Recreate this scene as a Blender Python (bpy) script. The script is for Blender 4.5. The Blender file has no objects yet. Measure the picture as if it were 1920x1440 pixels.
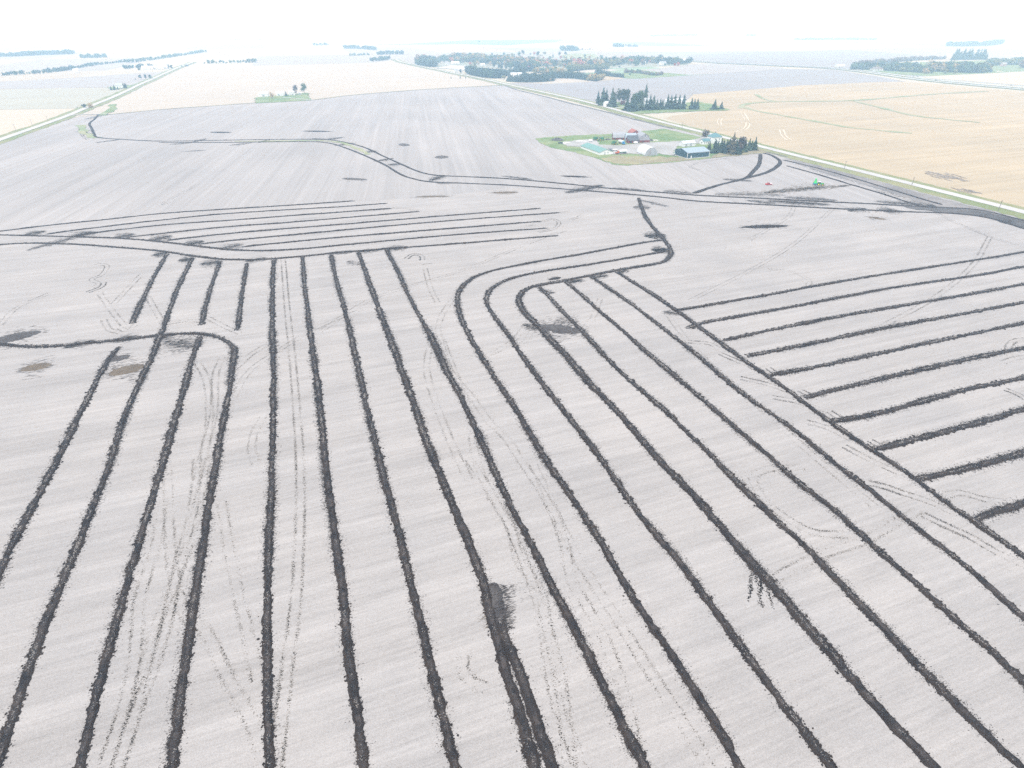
import bpy, bmesh, math, random
import numpy as np
from mathutils import Vector, Matrix

random.seed(7)
rng = np.random.default_rng(7)
R = math.radians
sc = bpy.context.scene
col = sc.collection

# ------------------------------------------------------------------ camera
CAM_H = 115.0
F_PX = 1109.0                       # focal length in pixels of the 1920 px wide photograph
HORIZON = 46.0
PITCH = math.atan((720 - HORIZON) / F_PX)
cam_d = bpy.data.cameras.new('camera')
cam = bpy.data.objects.new('camera', cam_d)
col.objects.link(cam)
cam.location = (0, 0, CAM_H)
cam.rotation_euler = (R(90) - PITCH, 0, 0)
cam_d.sensor_width = 36
cam_d.lens = 36 * F_PX / 1920
cam_d.clip_start = 0.5
cam_d.clip_end = 60000
sc.camera = cam

# ------------------------------------------------------------------ light
SUN_EL, SUN_AZ = 52, 200            # overcast: a very soft sun from behind the camera
world = bpy.data.worlds.new('World')
sc.world = world
world.use_nodes = True
wn = world.node_tree.nodes
wl = world.node_tree.links
sky = wn.new('ShaderNodeTexSky')
sky.sky_type = 'NISHITA'
sky.sun_disc = False
sky.sun_elevation = R(SUN_EL)
sky.sun_rotation = R(SUN_AZ)
sky.air_density = 1.0
sky.dust_density = 2.0
sky.ozone_density = 1.0
cloud = wn.new('ShaderNodeMix')     # a bright even cloud layer over most of the clear sky
cloud.data_type = 'RGBA'
cloud.inputs[0].default_value = 0.75
cloud.inputs[7].default_value = (6.6, 7.1, 7.7, 1)
wl.new(sky.outputs[0], cloud.inputs[6])
wl.new(cloud.outputs[2], wn['Background'].inputs[0])
wn['Background'].inputs[1].default_value = 0.1
sun_d = bpy.data.lights.new('sun', 'SUN')
sun_d.energy = 1.2
sun_d.angle = R(18)
sun_d.color = (1.0, 0.96, 0.9)
sun = bpy.data.objects.new('sun', sun_d)
col.objects.link(sun)
a, e = R(SUN_AZ), R(SUN_EL)
sdir = Vector((math.sin(a) * math.cos(e), math.cos(a) * math.cos(e), math.sin(e)))
sun.rotation_euler = sdir.to_track_quat('Z', 'Y').to_euler()
sc.view_settings.view_transform = 'Standard'
sc.view_settings.look = 'None'
sc.view_settings.gamma = 1.0
sc.view_settings.exposure = 1.2
sc.cycles.volume_bounces = 2
sc.cycles.max_bounces = 6
sc.cycles.use_denoising = False
HAZE_DENSITY = 0.00029

# ------------------------------------------------------------------ terrain and picture-to-ground helpers
def hgt(x, y):
    r = np.hypot(x, y)
    t = np.clip((r - 420) / 1200, 0, 1)
    t = t * t * (3 - 2 * t)
    return t * (2.0 * np.sin(x / 230 + 1.3) * np.cos(y / 270 + 0.5) + 3.2 * np.sin((0.6 * x + 0.8 * y) / 430 + 2.0)
                + 5.0 * np.sin(x / 1500 + 0.4) * np.cos(y / 1300))

_T = np.geomspace(60, 40000, 1500)
def P(px, py):
    """ground point seen at a pixel of the 1920 x 1440 photograph"""
    u, v = px - 960.0, 720.0 - py
    d = np.array([u, F_PX * math.cos(PITCH) + v * math.sin(PITCH), -F_PX * math.sin(PITCH) + v * math.cos(PITCH)])
    d /= np.linalg.norm(d)
    X, Y, Z = d[0] * _T, d[1] * _T, CAM_H + d[2] * _T
    g = Z - hgt(X, Y)
    k = int(np.argmax(g < 0))
    if g[k] >= 0: k = len(_T) - 1
    f = g[k - 1] / (g[k - 1] - g[k]) if k and g[k] < 0 else 1.0
    t = _T[k - 1] + f * (_T[k] - _T[k - 1])
    return np.array([d[0] * t, d[1] * t])

def lift(x, y, layer):
    return hgt(x, y) + 0.04 * layer * np.maximum(1.0, np.hypot(x, y) / 200.0)

def ground_z(x, y):
    return float(hgt(x, y))

ROAD_AZ = None

# ------------------------------------------------------------------ object helpers
def tag(o, label=None, cat=None, group=None, kind=None):
    if label: o['label'] = label
    if cat: o['category'] = cat
    if group: o['group'] = group
    if kind: o['kind'] = kind
    return o

def link_mesh(name, me, mat=None, parent=None):
    o = bpy.data.objects.new(name, me)
    if mat is not None:
        for m in (mat if isinstance(mat, (list, tuple)) else [mat]):
            me.materials.append(m)
    col.objects.link(o)
    if parent: o.parent = parent
    return o

def np_mesh(name, verts, quads=None, tris=None, smooth=False):
    me = bpy.data.meshes.new(name)
    verts = np.asarray(verts, dtype=np.float32).reshape(-1, 3)
    me.vertices.add(len(verts))
    me.vertices.foreach_set('co', verts.ravel())
    nq = 0 if quads is None else len(quads)
    nt = 0 if tris is None else len(tris)
    idx = []
    if nq: idx.append(np.asarray(quads, dtype=np.int32).ravel())
    if nt: idx.append(np.asarray(tris, dtype=np.int32).ravel())
    idx = np.concatenate(idx)
    me.loops.add(len(idx))
    me.loops.foreach_set('vertex_index', idx)
    me.polygons.add(nq + nt)
    st = np.concatenate([np.arange(nq) * 4, nq * 4 + np.arange(nt) * 3]).astype(np.int32)
    me.polygons.foreach_set('loop_start', st)
    if smooth: me.polygons.foreach_set('use_smooth', np.ones(nq + nt, dtype=bool))
    me.update(calc_edges=True)
    me.validate()
    return me

def bm_obj(name, bm, mat, parent=None):
    me = bpy.data.meshes.new(name)
    bmesh.ops.recalc_face_normals(bm, faces=bm.faces)
    bm.to_mesh(me)
    bm.free()
    return link_mesh(name, me, mat, parent)

def empty(name, loc, rz=0.0, scale=None):
    o = bpy.data.objects.new(name, None)
    o.empty_display_size = 0.5
    col.objects.link(o)
    o.location = loc
    o.rotation_euler = (0, 0, rz)
    if scale is not None: o.scale = scale
    return o

def copy_tree(o, parent=None):
    c = o.copy()
    col.objects.link(c)
    c.parent = parent
    for ch in list(o.children): copy_tree(ch, c)
    return c

def box(bm, x0, x1, y0, y1, z0, z1, taper=0.0):
    vs = [bm.verts.new((x, y, z)) for z, k in ((z0, 0), (z1, taper)) for x, y in
          ((x0 + k, y0 + k), (x1 - k, y0 + k), (x1 - k, y1 - k), (x0 + k, y1 - k))]
    for f in ((3, 2, 1, 0), (4, 5, 6, 7), (0, 1, 5, 4), (1, 2, 6, 5), (2, 3, 7, 6), (3, 0, 4, 7)):
        bm.faces.new([vs[i] for i in f])

def tube(bm, p0, p1, r0, r1, n=7):
    p0, p1 = Vector(p0), Vector(p1)
    d = (p1 - p0).normalized()
    up = Vector((0, 0, 1)) if abs(d.z) < 0.9 else Vector((1, 0, 0))
    s = d.cross(up).normalized(); t = d.cross(s)
    a_, b_ = [], []
    for k in range(n):
        w = 2 * math.pi * k / n
        o = s * math.cos(w) + t * math.sin(w)
        a_.append(bm.verts.new(p0 + o * r0)); b_.append(bm.verts.new(p1 + o * r1))
    for k in range(n):
        bm.faces.new((a_[k], a_[(k + 1) % n], b_[(k + 1) % n], b_[k]))
    bm.faces.new(a_[::-1]); bm.faces.new(b_)

# ------------------------------------------------------------------ materials
def base_mat(name, rough=0.9):
    m = bpy.data.materials.new(name)
    m.use_nodes = True
    b = m.node_tree.nodes['Principled BSDF']
    b.inputs['Roughness'].default_value = rough
    b.inputs['Specular IOR Level'].default_value = 0.2
    return m, m.node_tree.nodes, m.node_tree.links, b

def math_node(n, l, op, a_, b_):
    m = n.new('ShaderNodeMath'); m.operation = op
    for i, v in enumerate((a_, b_)):
        if isinstance(v, (int, float)): m.inputs[i].default_value = v
        else: l.new(v, m.inputs[i])
    return m.outputs[0]

def noise_node(n, l, vec, scale, detail=2.0, rough=0.5):
    t = n.new('ShaderNodeTexNoise')
    t.inputs['Scale'].default_value = scale
    t.inputs['Detail'].default_value = detail
    t.inputs['Roughness'].default_value = rough
    l.new(vec, t.inputs['Vector'])
    return t.outputs['Fac']

def soil_mat(name, c1, c2, az=None, streaks=(), grain=((3.5, 0.3),), patch=(0.012, 0.8), bump=0.0):
    """two soil colours mixed in broad patches, then streaked along a tillage direction and grained"""
    m, n, l, b = base_mat(name, 0.95)
    geo = n.new('ShaderNodeNewGeometry')
    pos = geo.outputs['Position']
    mp = n.new('ShaderNodeMapping'); mp.vector_type = 'POINT'
    mp.inputs['Rotation'].default_value = (0, 0, 0 if az is None else -(R(90) - az))   # x runs along the rows
    l.new(pos, mp.inputs['Vector'])
    big = noise_node(n, l, mp.outputs[0], patch[0], 4.0, 0.6)
    mr = n.new('ShaderNodeMapRange')
    mr.inputs[1].default_value = 0.5 - 0.25 / patch[1] * 0.5; mr.inputs[2].default_value = 0.5 + 0.25 / patch[1] * 0.5
    l.new(big, mr.inputs[0])
    mix = n.new('ShaderNodeMix'); mix.data_type = 'RGBA'
    mix.inputs[6].default_value = (*c1, 1); mix.inputs[7].default_value = (*c2, 1)
    l.new(mr.outputs[0], mix.inputs[0])
    v = None
    for (sx, sy, amt) in streaks:
        mq = n.new('ShaderNodeMapping'); mq.inputs['Scale'].default_value = (sx, sy, 0.0)
        l.new(mp.outputs[0], mq.inputs['Vector'])
        s = math_node(n, l, 'MULTIPLY', math_node(n, l, 'SUBTRACT', noise_node(n, l, mq.outputs[0], 1.0, 3.0, 0.6), 0.5), amt)
        v = s if v is None else math_node(n, l, 'ADD', v, s)
    for (scale, amt) in grain:
        s = math_node(n, l, 'MULTIPLY', math_node(n, l, 'SUBTRACT', noise_node(n, l, pos, scale, 3.0, 0.65), 0.5), amt)
        v = s if v is None else math_node(n, l, 'ADD', v, s)
    v = math_node(n, l, 'ADD', v, 1.0)
    vm = n.new('ShaderNodeVectorMath'); vm.operation = 'SCALE'
    l.new(mix.outputs[2], vm.inputs[0]); l.new(v, vm.inputs['Scale'])
    l.new(vm.outputs[0], b.inputs['Base Color'])
    if bump:
        bp = n.new('ShaderNodeBump'); bp.inputs['Strength'].default_value = bump; bp.inputs['Distance'].default_value = 0.15
        l.new(noise_node(n, l, pos, 3.0, 3.0), bp.inputs['Height'])
        l.new(bp.outputs[0], b.inputs['Normal'])
    return m

def plain_mat(name, c, rough=0.7, var=0.12, scale=0.8, metallic=0.0, ribs=None):
    """painted or plain surface with weathering; ribs = (axis, spacing) for ribbed sheet metal"""
    m, n, l, b = base_mat(name, rough)
    b.inputs['Metallic'].default_value = metallic
    tc = n.new('ShaderNodeTexCoord')
    f = noise_node(n, l, tc.outputs['Object'], scale, 5.0, 0.65)
    v = math_node(n, l, 'ADD', math_node(n, l, 'MULTIPLY', math_node(n, l, 'SUBTRACT', f, 0.5), var * 2), 1.0)
    vm = n.new('ShaderNodeVectorMath'); vm.operation = 'SCALE'
    vm.inputs[0].default_value = c
    l.new(v, vm.inputs['Scale']); l.new(vm.outputs[0], b.inputs['Base Color'])
    if ribs:
        w = n.new('ShaderNodeTexWave'); w.bands_direction = ribs[0]; w.inputs['Scale'].default_value = 1.0 / ribs[1] / 3.2
        l.new(tc.outputs['Object'], w.inputs['Vector'])
        bp = n.new('ShaderNodeBump'); bp.inputs['Distance'].default_value = 0.05; bp.inputs['Strength'].default_value = 0.6
        l.new(w.outputs['Fac'], bp.inputs['Height']); l.new(bp.outputs[0], b.inputs['Normal'])
    return m

def leaf_mat(name, c1, c2):
    m, n, l, b = base_mat(name, 0.85)
    geo = n.new('ShaderNodeNewGeometry')
    oi = n.new('ShaderNodeObjectInfo')
    f = noise_node(n, l, geo.outputs['Position'], 0.9, 3.0, 0.7)
    f2 = math_node(n, l, 'ADD', f, math_node(n, l, 'MULTIPLY', math_node(n, l, 'SUBTRACT', oi.outputs['Random'], 0.5), 0.35))
    mr = n.new('ShaderNodeMapRange'); mr.inputs[1].default_value = 0.3; mr.inputs[2].default_value = 0.7
    l.new(f2, mr.inputs[0])
    mix = n.new('ShaderNodeMix'); mix.data_type = 'RGBA'
    mix.inputs[6].default_value = (*c1, 1); mix.inputs[7].default_value = (*c2, 1)
    l.new(mr.outputs[0], mix.inputs[0]); l.new(mix.outputs[2], b.inputs['Base Color'])
    return m

def patchwork_mat(name, az):
    """far farmland: quarter-section fields of different crops"""
    m, n, l, b = base_mat(name, 0.95)
    geo = n.new('ShaderNodeNewGeometry')
    mp = n.new('ShaderNodeMapping'); mp.inputs['Rotation'].default_value = (0, 0, az)
    l.new(geo.outputs['Position'], mp.inputs['Vector'])
    mq = n.new('ShaderNodeMapping'); mq.inputs['Scale'].default_value = (1 / 402.0, 1 / 805.0, 0); mq.inputs['Location'].default_value = (0.3, 0.17, 0)
    l.new(mp.outputs[0], mq.inputs['Vector'])
    fl = n.new('ShaderNodeVectorMath'); fl.operation = 'FLOOR'
    l.new(mq.outputs[0], fl.inputs[0])
    wn_ = n.new('ShaderNodeTexWhiteNoise'); wn_.noise_dimensions = '2D'
    l.new(fl.outputs[0], wn_.inputs['Vector'])
    cr = n.new('ShaderNodeValToRGB'); cr.color_ramp.interpolation = 'CONSTANT'
    cols = [(0.0, (0.42, 0.36, 0.28)), (0.3, (0.36, 0.33, 0.30)), (0.5, (0.46, 0.41, 0.32)), (0.72, (0.34, 0.34, 0.32)), (0.86, (0.44, 0.39, 0.30)), (0.95, (0.24, 0.32, 0.2))]
    cr.color_ramp.elements[0].color = (*cols[0][1], 1); cr.color_ramp.elements[1].position = 0.3
    cr.color_ramp.elements[1].color = (*cols[1][1], 1)
    for p_, c_ in cols[2:]:
        el = cr.color_ramp.elements.new(p_); el.color = (*c_, 1)
    l.new(wn_.outputs['Value'], cr.inputs['Fac'])
    ms = n.new('ShaderNodeMapping'); ms.inputs['Scale'].default_value = (0.004, 0.03, 0)
    l.new(mp.outputs[0], ms.inputs['Vector'])
    f = noise_node(n, l, ms.outputs[0], 1.0, 4.0)
    v = math_node(n, l, 'ADD', math_node(n, l, 'MULTIPLY', f, 0.3), 0.85)
    vm = n.new('ShaderNodeVectorMath'); vm.operation = 'SCALE'
    l.new(cr.outputs[0], vm.inputs[0]); l.new(v, vm.inputs['Scale']); l.new(vm.outputs[0], b.inputs['Base Color'])
    return m

# directions on the ground
def az_of(pa, pb):
    d = P(*pb) - P(*pa)
    return math.atan2(d[0], d[1])            # from +Y towards +X
ROAD_AZ = az_of((1784, 364), (1089, 189))
NEAR_AZ = az_of((1600, 632), (1900, 571))    # tillage rows of the near half of the field, parallel to the laterals
FAR_AZ = az_of((755, 360), (762, 190))       # rows of the far half run away from the camera

M = {}
M['field_near'] = soil_mat('pale_tilled_soil', (0.366, 0.334, 0.311), (0.336, 0.310, 0.293), NEAR_AZ,
    ((0.006, 0.10, 0.46), (0.02, 0.4, 0.30), (0.06, 1.6, 0.34), (0.3, 3.5, 0.25)), ((4.0, 0.75), (1.1, 0.25), (0.05, 0.14)), (0.025, 1.0), bump=0.4)
M['field_far'] = soil_mat('pale_tilled_soil_rows', (0.362, 0.332, 0.312), (0.325, 0.302, 0.288), FAR_AZ,
    ((0.002, 0.06, 0.42), (0.004, 0.25, 0.42), (0.004, 0.012, 0.25)), ((2.0, 0.3),), (0.006, 0.8))
M['stubble'] = soil_mat('corn_stubble', (0.44, 0.352, 0.235), (0.40, 0.325, 0.222), NEAR_AZ,
    ((0.002, 0.05, 0.4), (0.006, 0.16, 0.35)), ((1.2, 0.3), (0.02, .15)), (0.006, 0.9))
M['stubble_pale'] = soil_mat('bean_stubble', (0.465, 0.405, 0.33), (0.43, 0.375, 0.31), NEAR_AZ,
    ((0.002, 0.04, 0.2),), ((1.0, 0.15),), (0.005, 0.7))
M['stubble_cream'] = soil_mat('pale_stubble', (0.50, 0.43, 0.335), (0.46, 0.40, 0.315), NEAR_AZ,
    ((0.002, 0.04, 0.15),), ((1.0, 0.15),), (0.005, 0.7))
M['field_grey'] = soil_mat('grey_tilled_soil', (0.315, 0.296, 0.290), (0.28, 0.265, 0.262), NEAR_AZ,
    ((0.002, 0.04, 0.24), (0.01, 0.12, 0.14)), ((1.0, 0.15),), (0.006, 0.7))
M['field_olive'] = soil_mat('greyish_hay', (0.395, 0.375, 0.305), (0.365, 0.345, 0.28), NEAR_AZ, ((0.002, 0.04, 0.15),), ((1.0, 0.15),), (0.006, 0.7))
M['wheat'] = soil_mat('young_wheat', (0.13, 0.24, 0.12), (0.16, 0.26, 0.14), NEAR_AZ, ((0.002, 0.04, 0.15),), ((1.0, 0.15),))
M['grass'] = soil_mat('mown_grass', (0.135, 0.205, 0.075), (0.235, 0.27, 0.125), None, (), ((0.25, 0.5), (1.5, 0.4)), (0.03, 1.2))
M['verge'] = soil_mat('verge_grass', (0.18, 0.21, 0.085), (0.27, 0.255, 0.13), None, (), ((0.25, 0.5), (1.5, 0.4)), (0.03, 1.2))
M['waterway'] = soil_mat('waterway_grass', (0.22, 0.265, 0.135), (0.33, 0.32, 0.20), None, (), ((0.25, 0.5),), (0.02, 1.2))
M['town'] = soil_mat('town_ground', (0.24, 0.26, 0.19), (0.32, 0.31, 0.26), None, (), ((0.05, 0.5),), (0.01, 1.2))
M['bare'] = soil_mat('bare_damp_soil', (0.26, 0.235, 0.22), (0.19, 0.174, 0.166), NEAR_AZ, ((0.01, .2, .5), (.05, 1.0, .4)), ((1.0, 0.5),), (0.03, 1.2))
M['bare_dark'] = soil_mat('bare_wet_soil', (0.06, 0.053, 0.05), (0.12, 0.108, 0.102), NEAR_AZ, ((0.01, .2, .6), (.05, 1.0, .5)), ((1.0, 0.6),), (0.04, 1.2))
M['dry_grass'] = soil_mat('dry_grass', (0.25, 0.215, 0.14), (0.32, 0.29, 0.16), None, (), ((0.2, 0.5), (1.0, 0.4)), (0.04, 1.2))
M['gravel'] = soil_mat('pale_gravel', (0.50, 0.48, 0.45), (0.44, 0.42, 0.40), None, (), ((0.3, 0.2), (2.0, 0.2)), (0.03, 1.0))
M['yard'] = soil_mat('yard_gravel', (0.40, 0.385, 0.37), (0.30, 0.29, 0.27), None, (), ((0.12, 0.4), (1.0, 0.25)), (0.03, 1.2))
M['furrow'] = soil_mat('dark_furrow', (0.12, 0.115, 0.11), (0.17, 0.16, 0.14), None, (), ((0.3, 0.6),), (0.05, 1.2))
M['asphalt'] = soil_mat('worn_concrete_highway', (0.50, 0.50, 0.49), (0.44, 0.44, 0.43), None, (), ((0.3, 0.1),))
M['ridge'] = soil_mat('wet_black_soil', (0.023, 0.0155, 0.0125), (0.042, 0.030, 0.0235), None, (), ((4.0, 1.4), (1.1, 1.2), (0.25, 0.6)), (0.15, 1.0))
M['brown'] = soil_mat('brown_subsoil', (0.165, 0.128, 0.092), (0.115, 0.09, 0.068), None, (), ((3.0, 0.9), (0.5, 0.5)), (0.2, 1.0))
M['crest'] = soil_mat('drying_ridge_crest', (0.026, 0.021, 0.020), (0.058, 0.046, 0.041), None, (), ((5.0, 1.6), (1.2, 1.3), (0.3, 0.7)), (0.3, 1.2))
M['chip'] = soil_mat('pale_crumbs', (0.28, 0.25, 0.225), (0.20, 0.18, 0.165), None, (), ((2.0, 0.5),))
M['mid'] = soil_mat('damp_soil', (0.125, 0.108, 0.098), (0.09, 0.078, 0.072), None, (), ((1.5, 0.7), (0.2, 0.5)), (0.1, 1.0))
M['scrape'] = soil_mat('scraped_soil', (0.065, 0.055, 0.052), (0.10, 0.088, 0.082), None, (), ((3.0, 1.0), (0.6, 0.6)), (0.2, 1.0))
M['stain'] = soil_mat('brown_stubble_stain', (0.33, 0.275, 0.22), (0.28, 0.235, 0.20), None, (), ((0.5, 0.5),))
M['track'] = soil_mat('pressed_soil', (0.235, 0.205, 0.176), (0.19, 0.165, 0.144), None, (), ((2.0, 0.5),))
M['ground'] = patchwork_mat('farmland', ROAD_AZ)

# ------------------------------------------------------------------ sheets that follow the ground
def roughen(pts, amp, step):
    out = []
    n = len(pts)
    for i in range(n):
        a_, b_ = np.array(pts[i]), np.array(pts[(i + 1) % n])
        k = max(1, int(np.linalg.norm(b_ - a_) / step))
        d = (b_ - a_) / max(np.linalg.norm(b_ - a_), 1e-6)
        nn = np.array([-d[1], d[0]])
        for j in range(k):
            q = a_ + (b_ - a_) * j / k
            out.append(q + (nn * rng.normal(0, amp) if j else 0))
    return out

def sheet_world(name, pts, mat, layer, label, cat, cell=40.0, rough=0.0, step=6.0, kind='structure'):
    if rough: pts = roughen(pts, rough, step)
    bm = bmesh.new()
    vs = [bm.verts.new((float(p[0]), float(p[1]), 0)) for p in pts]
    bm.faces.new(vs)
    xs = [p[0] for p in pts]; ys = [p[1] for p in pts]
    for axis, lo, hi in ((0, min(xs), max(xs)), (1, min(ys), max(ys))):
        k = math.floor(lo / cell) + 1
        while k * cell < hi:
            co = [0, 0, 0]; co[axis] = k * cell
            no = [0, 0, 0]; no[axis] = 1
            bmesh.ops.bisect_plane(bm, geom=bm.verts[:] + bm.edges[:] + bm.faces[:], plane_co=co, plane_no=no, dist=1e-4)
            k += 1
    for v in bm.verts:
        v.co.z = float(lift(v.co.x, v.co.y, layer))
    me = bpy.data.meshes.new(name)
    bm.normal_update()
    for f in bm.faces:
        if f.normal.z < 0: f.normal_flip()
    bm.to_mesh(me); bm.free()
    o = link_mesh(name, me, mat)
    return tag(o, label, cat, kind=kind)

def sheet(name, px, mat, layer, label, cat, **k):
    return sheet_world(name, [P(*p) for p in px], mat, layer, label, cat, **k)

def smooth_line(pts, seg=1.5):
    """Catmull-Rom through world points, dense"""
    p = [np.asarray(q, float) for q in pts]
    p = [2 * p[0] - p[1]] + p + [2 * p[-1] - p[-2]]
    out = []
    for i in range(1, len(p) - 2):
        L = np.linalg.norm(p[i + 1] - p[i])
        n = max(2, int(L / seg))
        t = np.linspace(0, 1, n, endpoint=False)[:, None]
        # centripetal-like: limit tangents
        m0 = (p[i + 1] - p[i - 1]) * L / max(np.linalg.norm(p[i + 1] - p[i]) + np.linalg.norm(p[i] - p[i - 1]), 1e-6)
        m1 = (p[i + 2] - p[i]) * L / max(np.linalg.norm(p[i + 2] - p[i + 1]) + np.linalg.norm(p[i + 1] - p[i]), 1e-6)
        t2, t3 = t * t, t * t * t
        out.append((2 * t3 - 3 * t2 + 1) * p[i] + (t3 - 2 * t2 + t) * m0 + (-2 * t3 + 3 * t2) * p[i + 1] + (t3 - t2) * m1)
    out.append(p[-2][None, :])
    return np.concatenate(out)

def resample(line, step_fn):
    seg = np.linalg.norm(np.diff(line, axis=0), axis=1)
    s = np.concatenate([[0], np.cumsum(seg)])
    rows = [0.0]
    while rows[-1] < s[-1]:
        x = np.interp(rows[-1], s, line[:, 0]); y = np.interp(rows[-1], s, line[:, 1])
        rows.append(rows[-1] + step_fn(math.sqrt(x * x + y * y + CAM_H ** 2)))
    rows[-1] = s[-1]
    rows = np.array(rows)
    q = np.stack([np.interp(rows, s, line[:, 0]), np.interp(rows, s, line[:, 1])], 1)
    t = np.gradient(q, axis=0)
    t /= np.maximum(np.linalg.norm(t, axis=1, keepdims=True), 1e-9)
    nrm = np.stack([t[:, 1], -t[:, 0]], 1)       # to the right of travel
    return q, t, nrm, rows

def ribbon(name, px, width, mat, layer, label, cat, rough=0.0, kind='structure', world=False, step=6.0, offset=0.0):
    line = smooth_line([np.array(p) for p in px] if world else [P(*p) for p in px], 5.0)
    q, t, nrm, s = resample(line, lambda d: step if d < 900 else 20.0)
    n = len(q)
    w = width / 2
    offs = [-1, -0.5, 0, 0.5, 1]
    V = []
    for k in offs:
        o = offset + k * w + (rng.normal(0, rough, n) if abs(k) == 1 and rough else 0)
        xy = q + nrm * (np.ones(n) * o)[:, None]
        V.append(np.column_stack([xy, lift(xy[:, 0], xy[:, 1], layer)]))
    V = np.stack(V, 1).reshape(-1, 3)
    m = len(offs)
    i = np.arange(n - 1)[:, None] * m + np.arange(m - 1)[None, :]
    i = i.ravel()
    quads = np.stack([i, i + 1, i + m + 1, i + m], 1)
    o = link_mesh(name, np_mesh(name, V, quads, smooth=True), mat)
    return tag(o, label, cat, kind=kind)

# ------------------------------------------------------------------ the ground to the horizon
rings = np.concatenate([[0.0], np.geomspace(40, 30000, 150)])
NA = 240
angs = np.linspace(0, 2 * math.pi, NA, endpoint=False)
V = [[0, 0, 0]]
rr, aa = np.meshgrid(rings[1:], angs, indexing='ij')
X, Y = rr * np.sin(aa), rr * np.cos(aa)
V = np.concatenate([[[0, 0, 0]], np.stack([X, Y, hgt(X, Y)], -1).reshape(-1, 3)])
nr = len(rings) - 1
ii, jj = np.meshgrid(np.arange(nr - 1), np.arange(NA), indexing='ij')
a0 = 1 + ii * NA + jj; a1 = 1 + ii * NA + (jj + 1) % NA
quads = np.stack([a0, a0 + NA, a1 + NA, a1], -1).reshape(-1, 4)
tris = np.stack([np.zeros(NA, int), 1 + np.arange(NA), 1 + (np.arange(NA) + 1) % NA], 1)
tag(link_mesh('ground', np_mesh('ground', V, quads, tris[:, [0, 1, 2]], smooth=True), M['ground']), 'pale patchwork farmland reaching to the hazy horizon', 'ground', kind='structure')

# ------------------------------------------------------------------ fields
RD = [(2120, 450), (1920, 398), (1784, 364), (1591, 316), (1477, 288), (1428, 275.5), (1315, 247.5), (1240, 229), (1089, 189), (949, 158.4)]
RD_FAR = [(900, 147), (860, 139.3), (830, 133), (800, 127), (772, 121), (752, 116.5), (741, 111.5)]
road_pts = [P(*p) for p in RD]
ddir = road_pts[0] - road_pts[3]; ddir /= np.linalg.norm(ddir)
road_pts = [road_pts[0] + ddir * 700] + road_pts
LRD = [(-60, 285), (0, 262.5), (70, 238), (128, 217), (160, 203.5), (203, 186.5), (240, 170), (258, 161), (290, 147), (330, 129), (340, 125)]
lroad_pts = [P(*p) for p in LRD]
ld = lroad_pts[0] - lroad_pts[3]; ld /= np.linalg.norm(ld)
lroad_pts = [lroad_pts[0] + ld * 700] + lroad_pts

DIV = [(-300, 470), (0, 434), (100, 422), (300, 401), (433, 392), (665, 377), (800, 371), (960, 352), (1150, 366), (1300, 378), (1560, 392), (1784, 401), (1849, 408), (1920, 428), (2050, 470)]
div_w = [P(*p) for p in DIV]
sheet_world('tilled_field', div_w + [np.array([520, 60]), np.array([520, -500]), np.array([-900, -500]), np.array([-900, 250])], M['field_near'], 1,
    'pale grey tilled field in front, striped with dark drainage ridges', 'field', cell=40)
crest = [(-60, 287), (0, 265), (60, 244), (150, 219), (205, 215.5), (300, 206), (400, 199), (480, 193.5), (580, 188.5), (640, 181), (700, 175.5), (800, 168), (870, 164), (945, 160.5)]
sheet_world('tilled_field', [P(*p) for p in crest] + [P(*p) for p in [(975, 169), (1022, 180.5), (1085, 196), (1241, 234), (1315, 252), (1428, 280), (1477, 292.5), (1591, 321), (1784, 370), (1920, 404), (2130, 456)]] + [div_w[-1]] + div_w[::-1][1:] + [P(-600, 420)],
    M['field_far'], 1, 'pale grey tilled field rising beyond the long curved double ridge', 'field', cell=40)
sheet('stubble_field', [(-40, 285)] + [(p[0], p[1] - 1) for p in crest[2:]] + [(940, 157), (900, 148), (860, 140.5), (800, 128), (741, 112.5), (700, 118), (560, 121.5), (342, 127), (292, 148), (240, 172), (203, 189), (163, 206), (70, 240), (0, 264)], M['stubble_pale'], 0.5,
    'pale pinkish stubble field on the rise between the two gravel roads', 'field')
sheet('stubble_field', [(0, 206), (120, 204.5), (158, 203), (70, 236), (0, 259), (-120, 300), (-500, 300), (-500, 215)], M['stubble_cream'], 0.5, 'cream stubble field outside the bend of the gravel road', 'field')
sheet('hay_field', [(-300, 176), (0, 168), (225, 165), (236, 170), (200, 186), (160, 202), (120, 204), (0, 205.5), (-300, 214)], M['field_olive'], 0.5, 'pale greyish green hay field behind the cream stubble', 'field')
sheet('tilled_field', [(-300, 172), (0, 153), (120, 147), (250, 138), (318, 133), (285, 149), (228, 164), (0, 167), (-300, 175)], M['field_near'], 0.5, 'thin bluish tilled field behind the greyish green hay field', 'field')
sheet_world('stubble_field', [P(*p) for p in [(1246, 222), (1262, 217), (1320, 208.5), (1368, 205.5), (1300, 190), (1285, 181), (1300, 177), (1397, 169), (1510, 159.5), (1623, 154.6), (1700, 153), (1760, 158), (1830, 165), (1920, 172), (2400, 220)]] + [road_pts[0] + np.array([60, 40])] + [P(*p) for p in [(2130, 440), (1920, 391), (1784, 358), (1591, 310), (1428, 270.5), (1315, 242.5)]],
    M['stubble'], 0.5, 'golden corn stubble field across the gravel road, crossed by green waterways', 'field')
sheet('tilled_field', [(953, 156.5), (1000, 168), (1080, 185), (1125, 196), (1170, 203), (1240, 205), (1290, 186), (1300, 177.5), (1397, 169.5), (1510, 160), (1623, 155), (1700, 153.3), (1640, 142), (1558, 131), (1468, 129), (1397, 135), (1320, 140), (1174, 146.5), (1117, 153), (1033, 157), (975, 156)], M['field_grey'], 0.5,
    'bluish grey tilled field behind the farmhouse ringed with tall conifers', 'field')
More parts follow.
